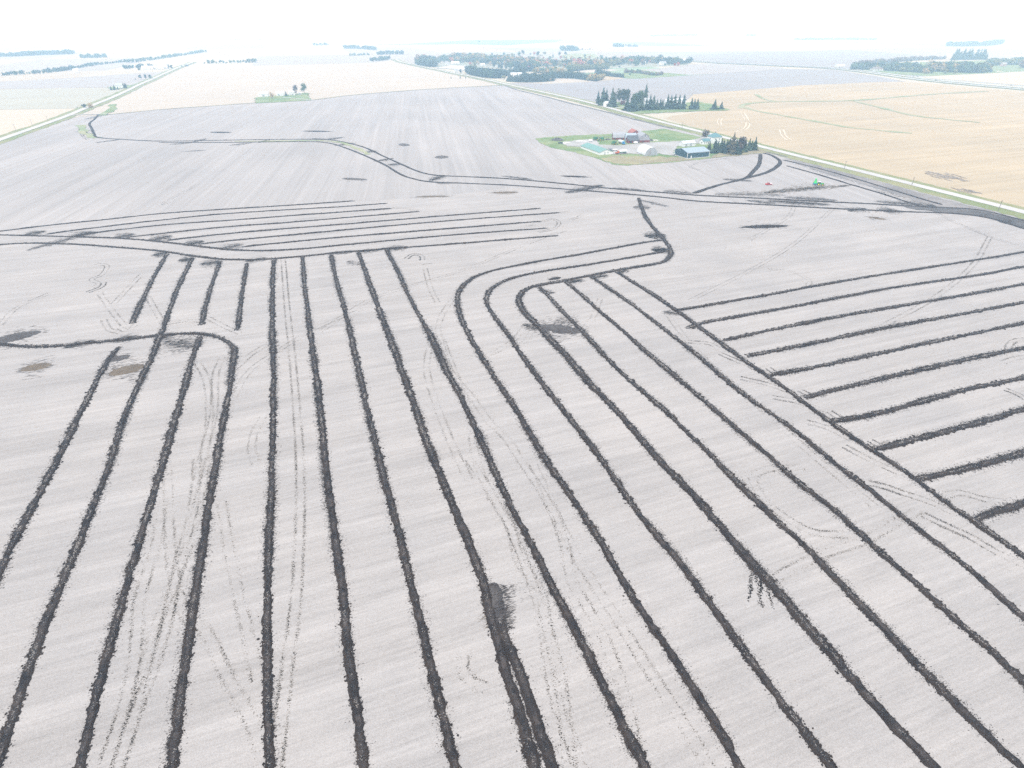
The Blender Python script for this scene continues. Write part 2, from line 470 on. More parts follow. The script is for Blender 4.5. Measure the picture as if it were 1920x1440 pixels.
sheet('stubble_field', [(960, 156), (1034, 155.5), (1112, 153), (1130, 150.5), (1100, 147), (1060, 145), (1040, 146)], M['stubble_pale'], 0.6, 'small tan stubble field under the dark pine belts', 'field')
sheet('stubble_field', [(1067, 135.5), (1100, 131), (1140, 129.5), (1165, 131), (1130, 135), (1090, 137)], M['stubble_pale'], 0.6, 'narrow tan stubble strip between the pine belts', 'field')
sheet('stubble_field', [(1127, 152), (1169, 147.5), (1165, 144), (1130, 143)], M['stubble'], 0.6, 'small brown stubble strip under the short pine belt', 'field')
sheet('tilled_field', [(1180, 132), (1241, 128), (1300, 121), (1330, 119), (1470, 127), (1465, 130), (1395, 135), (1320, 139.5), (1250, 142)], M['field_near'], 0.6, 'light brown tilled field between the town and the highway', 'field', cell=100)
sheet('tilled_field', [(1285, 113), (1290, 103), (1400, 98), (1500, 97), (1570, 93), (1640, 97), (1700, 102), (1760, 107), (1600, 128), (1470, 123)], M['field_grey'], 0.5, 'grey brown tilled hill behind the highway', 'field', cell=100)
sheet('stubble_field', [(1720, 145), (1800, 139), (1860, 133), (1920, 131), (2300, 128), (2300, 190), (1920, 160)], M['stubble_cream'], 0.5, 'cream stubble field between highway and wooded acreage', 'field', cell=100)
sheet('wheat_field', [(700, 84), (800, 80), (880, 75), (1060, 74), (1040, 79), (950, 85), (860, 83)], M['wheat'], 0.5, 'pale green winter wheat field far beyond the town', 'field', cell=200)
sheet('wheat_field', [(1170, 133), (1200, 131), (1240, 136), (1300, 141), (1190, 148), (1170, 147)], M['grass'], 0.8, 'green pasture behind the bluish tilled field', 'field', cell=100)
sheet('wheat_field', [(1050, 104), (1080, 100), (1115, 101), (1125, 108), (1090, 112), (1055, 110)], M['waterway'], 0.8, 'green park lawn among the town trees', 'lawn', cell=100)
sheet('town_lawn', [(790, 121), (860, 114), (1000, 108), (1200, 108), (1290, 112), (1290, 122), (1180, 127), (1060, 130), (960, 138), (880, 135)], M['town'], 0.6, 'green yards under the trees of the small town', 'lawn', cell=100)
sheet('town_lawn', [(1595, 131), (1700, 117), (1900, 112), (1990, 118), (1920, 134), (1850, 138), (1740, 143), (1650, 137)], M['grass'], 0.7, 'green yards under the trees of the wooded acreage', 'lawn', cell=100)

# roads, verges
road_all = road_pts + [P(*p) for p in RD_FAR]
ribbon('road_verge', road_all, 31, M['verge'], 1.6, 'grassy verges along the long gravel road', 'verge', rough=0.9, world=True, offset=-2.0)
ribbon('gravel_road', road_all, 9.5, M['gravel'], 3, 'pale gravel road running diagonally past the farmsteads', 'road', rough=0.15, world=True)
lroad_far = lroad_pts + [P(*p) for p in [(352, 121), (362, 117)]]
ribbon('road_verge', lroad_far, 28, M['verge'], 1.6, 'grassy verges along the gravel road at the field corner', 'verge', rough=0.9, world=True)
ribbon('gravel_road', lroad_far, 9, M['gravel'], 3, 'pale gravel road climbing past the small roadside farm', 'road', rough=0.15, world=True)
ribbon('field_edge', [(480, 193), (580, 188.3), (640, 180.8), (700, 175.2), (800, 167.8), (870, 163.8), (944, 160)], 7, M['dry_grass'], 2.2, 'thin dark fence row of dry grass along the crest of the tilled field', 'fence row', rough=0.5)
ribbon('field_edge', [(205, 215.2), (300, 205.8), (400, 198.6), (480, 193)], 5, M['dry_grass'], 2.2, 'thin strip of dry grass along the crest behind the tilled field', 'fence row', rough=0.5)
sheet('bare_soil', [(1472, 297), (1526, 309), (1600, 327.5), (1784, 377), (1920, 412), (2010, 436), (1990, 442), (1849, 405), (1760, 389), (1655, 357), (1526, 318)], M['bare'], 2.0, 'darker bare soil band between the roadside ridge and the verge', 'bare soil', rough=1.2, cell=30)
sheet('bare_soil', [(1690, 386), (1760, 388), (1817, 391), (1849, 397), (1920, 414.5), (1990, 436), (1990, 448), (1920, 428.5), (1849, 407.5), (1784, 400), (1720, 394)], M['bare_dark'], 2.6, 'dark wet soil filling the double ridge at the field corner', 'bare soil', rough=1.2, cell=30)
ribbon('ditch', [(1477, 295), (1428, 283), (1315, 256)], 3, M['furrow'], 2.4, 'dark furrow between the farm lawn and the road verge', 'ditch', rough=0.5)
ribbon('ditch', [(1262, 241.5), (1241, 236.5), (1089, 198.5), (1078, 196.5), (1022, 181.5), (974, 170), (946, 161)], 5, M['furrow'], 2.4, 'dark ditch edge between the tilled field and the gravel road', 'ditch', rough=0.6)
HW = [(1278, 112.5), (1340, 117.5), (1440, 122.5), (1558, 128), (1640, 137), (1720, 148), (1800, 156.5), (1920, 167), (2200, 190)]
ribbon('highway_median', HW, 62, M['verge'], 1.2, 'grassy median and shoulders of the divided highway', 'verge', rough=1.0)
ribbon('highway', HW, 13, M['asphalt'], 3, 'near carriageway of the divided highway', 'road', offset=14)
ribbon('highway', HW, 13, M['asphalt'], 3, 'far carriageway of the divided highway', 'road', offset=-14)
# grass waterways and strips
ribbon('grass_waterway', [(1388, 203), (1394, 197), (1406, 194), (1455, 191), (1590, 189), (1655, 184.5), (1752, 176.5), (1849, 171.5)], 11, M['waterway'], 1.5, 'green grass waterway curving along the top of the golden stubble', 'waterway', rough=1.6)
ribbon('grass_waterway', [(1392, 200), (1410, 206), (1461, 216), (1526, 227), (1590, 239), (1640, 244), (1710, 250)], 8, M['waterway'], 1.5, 'green grass waterway running down through the golden stubble', 'waterway', rough=1.2)
ribbon('grass_waterway', [(1603, 190), (1655, 203), (1720, 218), (1784, 225), (1836, 230)], 8, M['waterway'], 1.5, 'green grass waterway branching off in the middle of the golden stubble', 'waterway', rough=1.2)
ribbon('grass_waterway', [(1416, 177), (1436, 187), (1455, 191)], 9, M['waterway'], 1.5, 'short green grass waterway at the edge of the bluish tilled field', 'waterway', rough=1.2)
ribbon('grass_strip', [(212, 196), (210, 200), (213, 203.5), (203, 210), (192, 217)], 12, M['grass'], 2.0, 'zigzag green grass strip beside the gravel road bend', 'grass strip', rough=1.5)
ribbon('grass_strip', [(150, 235), (153, 243), (162, 251), (180, 259)], 10, M['waterway'], 2.0, 'yellow green grass patch inside the first hook of the dark ridge', 'grass strip', rough=2.0)
ribbon('grass_strip', [(440, 265.5), (520, 264.8), (600, 264), (640, 268), (668, 278), (690, 290)], 5, M['waterway'], 2.0, 'pale grass strip between the two far parallel ridges', 'grass strip', rough=1.0)

# ------------------------------------------------------------------ farmyards
sheet('farm_lawn', [(1003, 260), (1030, 257.5), (1063, 255), (1149, 251), (1207, 246), (1246, 242), (1275, 248.5), (1316, 258), (1365, 270), (1425, 284), (1410, 288.5), (1329, 297.5), (1280, 302.5), (1227, 307.5), (1178, 311), (1147, 308.5), (1120, 298), (1079, 286), (1032, 277), (1012, 268)], M['grass'], 2.2,
      'green lawn round the buildings of the farmstead', 'lawn', rough=1.0, cell=30)
sheet('dry_lawn', [(1126, 297), (1150, 293), (1200, 293.5), (1262, 295), (1300, 300), (1240, 305), (1190, 309.5), (1150, 307), (1130, 300)], M['dry_grass'], 3.2, 'brown worn grass in front of the white arched shed', 'lawn', rough=1.5, cell=30)
sheet('farmyard', [(1055, 267.5), (1084, 263), (1105, 261.5), (1118, 262), (1124, 272), (1162, 273.5), (1185, 271), (1214, 267.5), (1253, 267), (1290, 264.5), (1330, 256.5), (1350, 257), (1318, 268.5), (1280, 272.5), (1268, 276), (1263, 293), (1235, 288), (1225, 292), (1180, 288.5), (1146, 290), (1110, 282), (1085, 276), (1062, 275)], M['yard'], 3.6,
      'pale gravel yard between the barns and sheds', 'yard', rough=1.2, cell=30)
sheet('dry_lawn', [(1330, 297), (1345, 286), (1425, 279), (1440, 287), (1400, 290.5)], M['dry_grass'], 3.2, 'brown needle litter and dry grass under the row of conifers', 'lawn', rough=1.2, cell=30)
sheet('farm_lawn', [(1119, 197), (1131, 200), (1154, 203), (1173, 208), (1187, 214.5), (1238, 212), (1319, 208.3), (1362, 207.6), (1369, 206), (1345, 199), (1333, 195), (1311, 191.5), (1287, 193), (1231, 194), (1170, 193), (1144, 190)], M['grass'], 2.4,
      'green lawn under the tall conifers of the ringed farmhouse', 'lawn', rough=1.2, cell=30)
sheet('farm_lawn', [(479.7, 183), (479, 194.4), (525.6, 192), (584, 188.6), (580, 183.8), (578, 174.5), (566, 175), (525.6, 179), (504, 181)], M['grass'], 2.6, 'green lawn of the small farm on the field crest', 'lawn', rough=1.5, cell=30)
sheet('farm_lawn', [(212, 168.5), (245, 164.5), (252, 160), (225, 161), (200, 165)], M['grass'], 2.6, 'green lawn of the small roadside farm by the climbing road', 'lawn', rough=1.5, cell=30)
sheet('gravel_lot', [(818, 128), (845, 123), (874, 124), (876, 129), (866, 134), (850, 130)], M['gravel'], 2.6, 'white gravel lot beside the road at the town edge', 'lot', rough=1.0)
ribbon('driveway', [(584, 188), (560, 186), (540, 184), (530, 183.5)], 4.5, M['gravel'], 3.6, 'thin white driveway across the lawn of the crest farm', 'driveway')
ribbon('driveway', [(1154, 203.5), (1163, 202), (1175, 201), (1190, 199)], 5, M['gravel'], 3.6, 'short driveway beside the white garage under conifers', 'driveway')
ribbon('driveway', [(128, 217), (150, 215.5), (200, 214.5)], 5, M['gravel'], 3.2, 'pale field entrance off the gravel road corner', 'driveway')

# ------------------------------------------------------------------ drainage ridges: raised, ragged lines of wet black soil
def knots(s, spacing):
    k = np.arange(0, s[-1] + 2 * spacing, spacing)
    return np.interp(s, k, rng.normal(0, 1, len(k)))

def octa(c, sx, sy, sz, rot):
    """one clod: four base corners and a top; arrays of n clods"""
    n = len(c)
    ca, sa = np.cos(rot), np.sin(rot)
    base = []
    for k in range(4):
        w = k * math.pi / 2
        rx, ry = sx * math.cos(w) * rng.uniform(0.7, 1.3, n), sy * math.sin(w) * rng.uniform(0.7, 1.3, n)
        base.append(np.stack([c[:, 0] + rx * ca - ry * sa, c[:, 1] + rx * sa + ry * ca, c[:, 2] - 0.03], 1))
    top = c.copy(); top[:, 2] += sz
    V = np.stack(base + [top], 1).reshape(-1, 3)
    i = (np.arange(n) * 5)[:, None]
    T = np.concatenate([np.concatenate([i + k, i + (k + 1) % 4, i + 4], 1) for k in range(4)])
    return V, T

def slats(c, d, length, width, z):
    """thin flat marks: centre c (n,2), direction d (n,2)"""
    n = len(c)
    p = np.stack([-d[:, 1], d[:, 0]], 1)
    hl, hw = (length / 2)[:, None], (width / 2)[:, None]
    V = []
    for a_, b_ in ((-1, -.7), (0.1, -1), (1, -.15), (0.9, .35), (-0.2, 1), (-1, .3)):
        xy = c + d * hl * a_ + p * hw * b_
        V.append(np.column_stack([xy, hgt(xy[:, 0], xy[:, 1]) + z]))
    V = np.stack(V, 1).reshape(-1, 3)
    i = (np.arange(n) * 6)[:, None]
    Q = np.concatenate([np.concatenate([i, i + 1, i + 4, i + 5], 1), np.concatenate([i + 1, i + 2, i + 3, i + 4], 1)])
    return V, Q

class Acc:
    def __init__(self): self.V, self.Q, self.T, self.n = [], [], [], 0
    def add(self, V, Q=None, T=None):
        if Q is not None: self.Q.append(Q + self.n)
        if T is not None: self.T.append(T + self.n)
        self.V.append(V); self.n += len(V)
    def mesh(self, name):
        return np_mesh(name, np.concatenate(self.V), np.concatenate(self.Q) if self.Q else None, np.concatenate(self.T) if self.T else None)

def ridge(px, label, width=2.05, height=0.40, group='black drainage ridges across the tilled field', ragged=1.0, name='soil_ridge', mat='ridge'):
    line = smooth_line([P(*p) for p in px], 1.0)
    line = resample(line, lambda d: 1.0)[0]
    if len(line) > 60:                          # iron out small wiggles of the traced line
        K = 8
        pad = np.concatenate([2 * line[0] - line[K:0:-1], line, 2 * line[-1] - line[-2:-K - 2:-1]])
        ker = np.hanning(2 * K + 3)[1:-1]; ker /= ker.sum()
        line = np.stack([np.convolve(pad[:, k], ker, 'valid') for k in (0, 1)], 1)
    q, t, nrm, s = resample(line, lambda d: min(3.0, max(0.28, d * 0.0018)))
    n = len(q)
    dist = np.sqrt(q[:, 0] ** 2 + q[:, 1] ** 2 + CAM_H ** 2)
    near = np.clip((560 - dist) / 300, 0, 1)
    wob = 0.06 * knots(s, 4.0) + 0.06 * knots(s, 14.0)
    hw0 = width / 2 * (1 + 0.07 * knots(s, 9.0) + 0.05 * knots(s, 30.0))
    wl_ = np.maximum(0.3, hw0 + near * ragged * (0.09 * knots(s, 0.5) + 0.12 * knots(s, 1.4)) + 0.06 * knots(s, 3.0))
    wr_ = np.maximum(0.3, hw0 + near * ragged * (0.09 * knots(s, 0.5) + 0.12 * knots(s, 1.4)) + 0.06 * knots(s, 3.0))
    cols = ((-1, 0.0), (-0.72, 0.55), (-0.42, 0.92), (-0.14, 0.78), (0.12, 0.7), (0.4, 1.0), (0.7, 0.6), (1, 0.0))
    H = height * (1 + 0.18 * knots(s, 6.0))
    taper = np.clip(np.minimum(s, s[-1] - s) / 2.2, 0.2, 1)
    V = []
    for k, (o, h_) in enumerate(cols):
        w = np.where(o < 0, wl_, wr_)
        off = wob + o * w * np.sqrt(taper) + (rng.normal(0, 0.07, n) * near if 0 < k < 7 else 0)
        xy = q + nrm * off[:, None]
        z = hgt(xy[:, 0], xy[:, 1]) + 0.04 * np.maximum(1, dist / 200) + (h_ * H * taper * (1 + 0.22 * knots(s, 0.7)) if h_ else -0.03)
        V.append(np.column_stack([xy, z]))
    m = len(cols)
    V = np.stack(V, 1).reshape(-1, 3)
    i = (np.arange(n - 1)[:, None] * m + np.arange(m - 1)[None, :]).ravel()
    A = Acc()
    A.add(V, Q=np.stack([i, i + 1, i + m + 1, i + m], 1))
    nbase = len(A.Q[0])
    mi = [np.tile(np.array([0, 0, 2, 2, 2, 0, 0]), n - 1)]
    tri_mi = []
    # clods along both edges, in clusters; crumbs on the crest; a loose spray of soil beyond the edges
    step = np.gradient(s)
    clump = np.clip(0.5 + 0.9 * knots(s, 1.1) + 0.5 * knots(s, 8.0), 0.05, 2.5)
    idx = np.repeat(np.arange(n), rng.poisson(step * near * 9.0 * clump))
    if len(idx) > 4:
        k = len(idx)
        side = rng.choice([-1, 1], k)
        w = np.where(side < 0, wl_[idx], wr_[idx])
        off = wob[idx] + side * (w + rng.exponential(0.16, k) - 0.16)
        c = q[idx] + nrm[idx] * off[:, None] + t[idx] * rng.uniform(-0.5, 0.5, k)[:, None] * step[idx][:, None]
        sz = np.minimum(0.36, rng.gamma(2.2, 0.075, k)) * np.clip(dist[idx] / 170, 0.85, 1.5) + .04
        v, tr = octa(np.column_stack([c, hgt(c[:, 0], c[:, 1]) + 0.04]), sz * rng.uniform(0.8, 1.4, k), sz, sz * rng.uniform(0.5, 1.1, k), rng.uniform(0, 3.14, k))
        A.add(v, T=tr); tri_mi.append(np.zeros(len(tr), int))
        kc = int(k * .6)
        ic = rng.choice(idx, kc)
        c = q[ic] + nrm[ic] * (wob[ic] + rng.normal(0, .3, kc))[:, None] + t[ic] * rng.uniform(-0.5, 0.5, kc)[:, None]
        sz = rng.uniform(.05, .13, kc) * np.clip(dist[ic] / 170, 0.85, 1.5)
        v, tr = octa(np.column_stack([c, hgt(c[:, 0], c[:, 1]) + height * .95]), sz * 1.4, sz, sz, rng.uniform(0, 3.14, kc))
        A.add(v, T=tr); tri_mi.append(np.full(len(tr), 3))
        bias = np.clip(0.5 + 0.35 * knots(s, 40.0), 0.12, 0.88)
        dens = np.clip(0.7 + 0.6 * knots(s, 12.0), 0.15, 2)
        iw = np.repeat(np.arange(n), rng.poisson(step * near * 20.0 * dens))
        k2 = len(iw)
        side = np.where(rng.random(k2) < bias[iw], -1, 1)
        w = np.where(side < 0, wl_[iw], wr_[iw])
        ext = np.minimum(1.5, rng.exponential(0.42, k2)) - .05
        L = rng.uniform(0.15, 0.5, k2)
        c = q[iw] + nrm[iw] * (wob[iw] + side * (w + ext))[:, None] + t[iw] * rng.uniform(-0.5, 0.5, k2)[:, None] * np.maximum(step[iw], .3)[:, None]
        d = nrm[iw] + t[iw] * rng.normal(0, 0.4, k2)[:, None]
        d /= np.linalg.norm(d, axis=1, keepdims=True)
        v, qd = slats(c, d, L * np.clip(dist[iw] / 170, .85, 1.5), rng.uniform(0.07, 0.19, k2) * np.clip(dist[iw] / 170, .85, 1.5), 0.012 + 0.045 * np.maximum(1, dist[iw] / 190))
        A.add(v, Q=qd)
        sm = np.where(ext < .15, 0, np.where(rng.random(k2) < .45, 4, 1))
        mi.append(np.concatenate([sm, sm]))
    me = A.mesh(name)
    o = link_mesh(name, me, [M[mat], M['mid'], M['crest'], M['chip'], M['scrape']])
    mi = np.concatenate(mi + tri_mi).astype(np.int32)
    if len(mi) == len(me.polygons): me.polygons.foreach_set('material_index', mi)
    return tag(o, label, 'soil ridge', group)

FAN = 'curved ridges of the upper fan'
COMB = 'ridges of the comb below the fan'
LOOP = 'ridges curving out of the big bend'
RUNG = 'cross ridges at the side of the field'
MAINS = 'long double ridges towards the far corner'
ridge([(-40, 439), (0, 434), (100, 422), (200, 412), (300, 401), (433, 392), (547, 385), (665, 377)], 'thin black soil ridge, topmost line of the shallow fan in mid field', group=FAN)
ridge([(85, 440), (133, 433), (267, 417), (400, 403), (533, 394), (640, 388), (727, 381.5)], 'thin black soil ridge, second from the top of the shallow fan', group=FAN)
ridge([(143, 442), (233, 430), (333, 420), (467, 411), (567, 403), (640, 398), (735, 391)], 'thin black soil ridge, third from the top of the shallow fan', group=FAN)
ridge([(240, 445), (333, 435), (433, 425), (533, 418), (640, 409), (787, 397)], 'thin black soil ridge, fourth from the top of the shallow fan', group=FAN)
ridge([(313, 451), (400, 441), (500, 432), (640, 421), (833, 405), (1013, 391)], 'thin black soil ridge, fifth from the top of the shallow fan', group=FAN)
ridge([(373, 458), (467, 448), (533, 442), (640, 432), (833, 415), (1050, 399)], 'thin black soil ridge, sixth from the top of the shallow fan', group=FAN)
ridge([(455, 463), (533, 455), (640, 445), (867, 427), (1015, 415)], 'thin black soil ridge, seventh from the top of the shallow fan, ending at turning loop', group=FAN)
ridge([(-50, 441), (0, 441), (67, 442.7), (167, 445), (253, 449), (333, 457), (400, 465), (467, 470), (533, 469), (640, 460), (733, 451), (867, 439.5), (1027, 428)], 'sagging black soil ridge into which the fan lines run, just above the comb', group=FAN)
ridge([(-50, 462), (0, 459), (50, 456), (133, 458), (233, 465), (300, 471), (367, 481), (433, 487), (500, 486), (567, 481), (640, 473), (667, 471), (733, 466), (807, 461), (933, 451), (1047, 442)], 'sagging black soil ridge from which the comb of long ridges hangs', group=COMB)
ridge([(313, 477), (287, 523), (263, 573), (248, 607)], 'short black soil ridge, first tooth of the comb, ending above the curved ridge', group=COMB)
ridge([(362, 483), (333, 543), (310, 607), (297, 640), (283, 673), (233, 780), (209, 860), (173, 953), (133, 1053), (89, 1158), (52, 1263), (16, 1367), (0, 1420), (-22, 1485)], 'long black soil ridge, second tooth of the comb, crossing the curved ridge', group=COMB)
ridge([(413, 490), (393, 547), (383, 587), (378, 610)], 'short black soil ridge, third tooth of the comb', group=COMB)
ridge([(463, 493), (455, 547), (450, 587), (445, 620)], 'short black soil ridge, fourth tooth of the comb, stopping above the sharp bend', group=COMB)
ridge([(513, 487), (511, 580), (512, 650), (513, 720), (511, 860), (506, 981), (502, 1102), (501, 1263), (504, 1440), (504, 1480)], 'long black soil ridge, fifth tooth of the comb, running almost straight at the viewer', group=COMB)
ridge([(567, 482), (573, 547), (583, 633), (597, 730), (610, 860), (628, 1001), (642, 1102), (656, 1243), (672, 1343), (680, 1440), (684, 1480)], 'long black soil ridge, sixth tooth of the comb', group=COMB)
ridge([(620, 477), (633, 533), (653, 607), (677, 713), (697, 800), (711, 860), (741, 973), (769, 1086), (801, 1222), (829, 1335), (853, 1440), (862, 1480)], 'long black soil ridge, seventh tooth of the comb', group=COMB)
ridge([(672, 472), (690, 523), (713, 587), (743, 667), (770, 740), (793, 810), (813, 860), (857, 969), (890, 1049), (912, 1120), (922, 1165), (954, 1279), (982, 1359), (1002, 1440), (1012, 1480)], 'long black soil ridge, eighth tooth of the comb, doubled below a dark patch', group=COMB, width=2.5)
ridge([(936, 1160), (952, 1205), (974, 1262), (1002, 1343), (1036, 1440), (1049, 1480)], 'second black soil ridge starting at the dark patch beside the eighth tooth', group=COMB, width=2.3)
ridge([(723, 467), (747, 513), (773, 567), (807, 630), (840, 700), (867, 750), (893, 807), (917, 860), (954, 941), (994, 1017), (1043, 1114), (1091, 1206), (1135, 1295), (1176, 1371), (1208, 1440), (1226, 1480)], 'long black soil ridge, ninth and last tooth of the comb', group=COMB)
ridge([(223, 650), (200, 680), (167, 743), (140, 797), (109, 860), (56, 961), (20, 1029), (0, 1075), (-35, 1145)], 'long black soil ridge running down from the curved ridge, outermost of those below it', group='ridges below the small curved ridge')
ridge([(377, 630), (360, 673), (343, 737), (323, 807), (308, 860), (274, 973), (242, 1085), (209, 1202), (181, 1303), (153, 1424), (140, 1480)], 'long black soil ridge running down from the middle of the curved ridge', group='ridges below the small curved ridge')
ridge([(-40, 640), (0, 645), (50, 650), (117, 648), (183, 642), (250, 635), (300, 629), (367, 625), (400, 629), (427, 642), (441, 654), (437, 680), (430, 730), (417, 803), (407, 860), (387, 981), (366, 1118), (350, 1230), (334, 1343), (322, 1440), (318, 1480)], 'black soil ridge crossing the short teeth then bending sharply towards the viewer', group='ridges below the small curved ridge')
ridge([(1243, 450), (1200, 456), (1100, 475), (1000, 492), (927, 507), (883, 523), (860, 547), (858, 573), (867, 603), (890, 647), (920, 697), (960, 757), (993, 810), (1023, 860), (1063, 920), (1115, 997), (1159, 1073), (1200, 1142), (1244, 1206), (1280, 1262), (1340, 1355), (1388, 1440), (1408, 1480)], 'black soil ridge making the outermost of the three nested bends', group=LOOP)
ridge([(1253, 470), (1240, 473), (1100, 497), (1000, 512), (950, 525), (920, 543), (912, 563), (922, 587), (947, 620), (983, 673), (1027, 733), (1073, 790), (1127, 860), (1172, 928), (1224, 997), (1280, 1062), (1328, 1126), (1377, 1194), (1421, 1259), (1469, 1319), (1518, 1384), (1562, 1440), (1590, 1480)], 'black soil ridge making the middle one of the three nested bends', group=LOOP)
ridge([(1197, 371), (1203, 390), (1217, 417), (1240, 444), (1251, 458), (1258, 472), (1252, 486), (1240, 493), (1167, 505), (1100, 518), (1050, 528), (1000, 537), (980, 547), (972, 563), (978, 580), (1000, 603), (1033, 637), (1067, 673), (1113, 727), (1167, 783), (1232, 860), (1280, 906), (1332, 965), (1393, 1037), (1449, 1098), (1506, 1166), (1570, 1239), (1630, 1311), (1687, 1371), (1751, 1440), (1786, 1480)], 'black soil ridge hooking down from the double ridge into the innermost bend', group=LOOP, width=2.7)
ridge([(1010, 538), (1027, 555), (1060, 590), (1093, 623), (1133, 667), (1180, 713), (1240, 765), (1304, 826), (1338, 860), (1397, 920), (1457, 977), (1506, 1021), (1562, 1082), (1618, 1138), (1667, 1190), (1723, 1251), (1783, 1311), (1844, 1371), (1908, 1432), (1950, 1472)], 'straight black soil ridge starting at the inner bend, first of four slanting ones', group=LOOP)
ridge([(1058, 527), (1083, 547), (1120, 580), (1167, 620), (1200, 650), (1240, 684), (1304, 738), (1382, 805), (1445, 858), (1505, 912), (1570, 961), (1642, 1029), (1707, 1085), (1783, 1154), (1852, 1214), (1920, 1279), (1965, 1322)], 'straight black soil ridge, second of four slanting from the inner bend', group=LOOP)
ridge([(1107, 518), (1150, 547), (1193, 577), (1240, 614), (1304, 663), (1382, 731), (1452, 780), (1523, 833), (1554, 860), (1622, 912), (1683, 961), (1763, 1025), (1824, 1073), (1920, 1158), (1968, 1200)], 'straight black soil ridge, third of four slanting from the inner bend', group=LOOP)
ridge([(1155, 510), (1193, 533), (1240, 563), (1311, 614), (1392, 674), (1467, 724), (1523, 766), (1594, 818), (1642, 848), (1714, 897), (1783, 949), (1844, 989), (1920, 1043), (1972, 1080)], 'straight black soil ridge on which the row of cross ridges ends', group=LOOP)
rungs = [[(1268, 582), (1417, 557), (1594, 525), (1771, 497), (1920, 473), (1990, 460)],
 [(1293, 614), (1311, 607), (1488, 575), (1665, 541), (1842, 515), (1920, 500), (1990, 488)],
 [(1354, 639), (1488, 610), (1665, 578), (1807, 554), (1920, 533), (1990, 520)],
 [(1400, 668), (1523, 644), (1665, 614), (1807, 589), (1920, 567), (1990, 553)],
 [(1444, 703), (1506, 693), (1630, 667), (1771, 637), (1920, 606), (1990, 591)],
 [(1507, 746), (1594, 724), (1700, 700), (1807, 676), (1920, 653), (1990, 638)],
 [(1556, 789), (1615, 782), (1700, 761), (1807, 732), (1920, 708), (1990, 693)],
 [(1641, 844), (1700, 828), (1771, 810), (1842, 791), (1920, 768), (1990, 749)],
 [(1719, 899), (1783, 886), (1852, 868), (1920, 849), (1990, 828)],
 [(1826, 976), (1864, 961), (1920, 943), (1990, 918)]]
ordn = ['topmost', 'second from the top', 'third from the top', 'fourth from the top', 'fifth from the top', 'sixth from the top', 'seventh from the top', 'third from the bottom', 'second from the bottom', 'bottommost and shortest']
for p_, w_ in zip(rungs, ordn):
    ridge(p_, 'black soil ridge running across to the field side, %s of its ladder' % w_, group=RUNG, width=2.15)
ridge([(186, 214), (177, 224), (168, 232), (172, 241), (177, 252), (183, 258), (226, 261.5), (301, 265), (410, 263.5), (500, 262), (609, 262), (646, 267), (684, 277), (721, 294), (759, 311), (785, 322), (815, 329), (860, 331), (960, 336), (1060, 345), (1150, 354), (1250, 362), (1300, 366), (1400, 371), (1462, 374), (1525, 377.5), (1623, 382), (1736, 388.5), (1817, 392), (1849, 396.6), (1920, 414), (1975, 428)], 'upper line of the long winding double ridge, hooked at its far end', group=MAINS, width=3.2)
ridge([(297, 267.5), (440, 267.3), (582, 266), (616, 268.5), (646, 277), (684, 292), (721, 309), (755, 329), (785, 338), (815, 342), (860, 343.5), (960, 348), (1060, 355), (1150, 362), (1250, 371), (1300, 377), (1429, 384), (1558, 391), (1687, 397), (1784, 400.5), (1849, 408), (1920, 429), (1975, 446)], 'lower line of the long winding double ridge', group=MAINS, width=3.0)
ridge([(1300, 363), (1348, 347), (1397, 334.5), (1412, 322), (1423, 308), (1426, 289)], 'broad black ridge branching from the double ridge straight to the conifer row', group=MAINS, width=4.4)
ridge([(1397, 335), (1436, 324), (1455, 314), (1463, 304), (1455, 296), (1439, 288.5), (1429, 287.5)], 'broad black ridge bowed like a horn beside the conifer row', group=MAINS, width=4.4)
ridge([(1468, 300), (1526, 314), (1591, 332), (1655, 351), (1720, 371), (1768, 385)], 'black soil ridge running beside the road verge down to the far corner', group=MAINS, width=3.4)
ridge([(1474, 311), (1532, 327), (1591, 345), (1655, 364), (1726, 387)], 'black soil ridge between the green tractor and the roadside ridge', group=MAINS, width=3.0)

# ------------------------------------------------------------------ isolated earth mounds (real heaps in the open field)
def lens_pts(a_, b_, w, jag, n=26):
    d = b_ - a_; L = np.linalg.norm(d); d /= L; nn = np.array([-d[1], d[0]])
    t = np.linspace(0, 1, n)
    prof = np.sin(np.pi * np.clip(t, 0.02, 0.98)) ** 0.6 * w / 2
    return [a_ + d * L * k + nn * (p_ * (1 + rng.normal(0, jag))) for k, p_ in zip(t, prof)], \
           [a_ + d * L * k - nn * (p_ * (1 + rng.normal(0, jag))) for k, p_ in zip(t, prof)]

def streak_set(A, a_, b_, w, dens, sdir, z, lmin=0.6, lmax=2.2, wid=(0.08, 0.3), spread=0.55):
    d = b_ - a_; L = np.linalg.norm(d); d /= L; nn = np.array([-d[1], d[0]])
    k = int(dens * L * w)
    if k < 3: k = 3
    u = rng.beta(1.6, 1.6, k); v = rng.normal(0, spread, k)
    c = a_ + d * (u * L)[:, None] + nn * (v * w / 2 * (0.4 + 0.9 * np.sin(np.pi * u)))[:, None]
    ang = math.atan2(sdir[1], sdir[0]) + rng.normal(0, 0.13, k)
    dd = np.stack([np.cos(ang), np.sin(ang)], 1)
    V, Q = slats(c, dd, rng.uniform(lmin, lmax, k), rng.uniform(wid[0], wid[1], k), z)
    A.add(V, Q=Q)

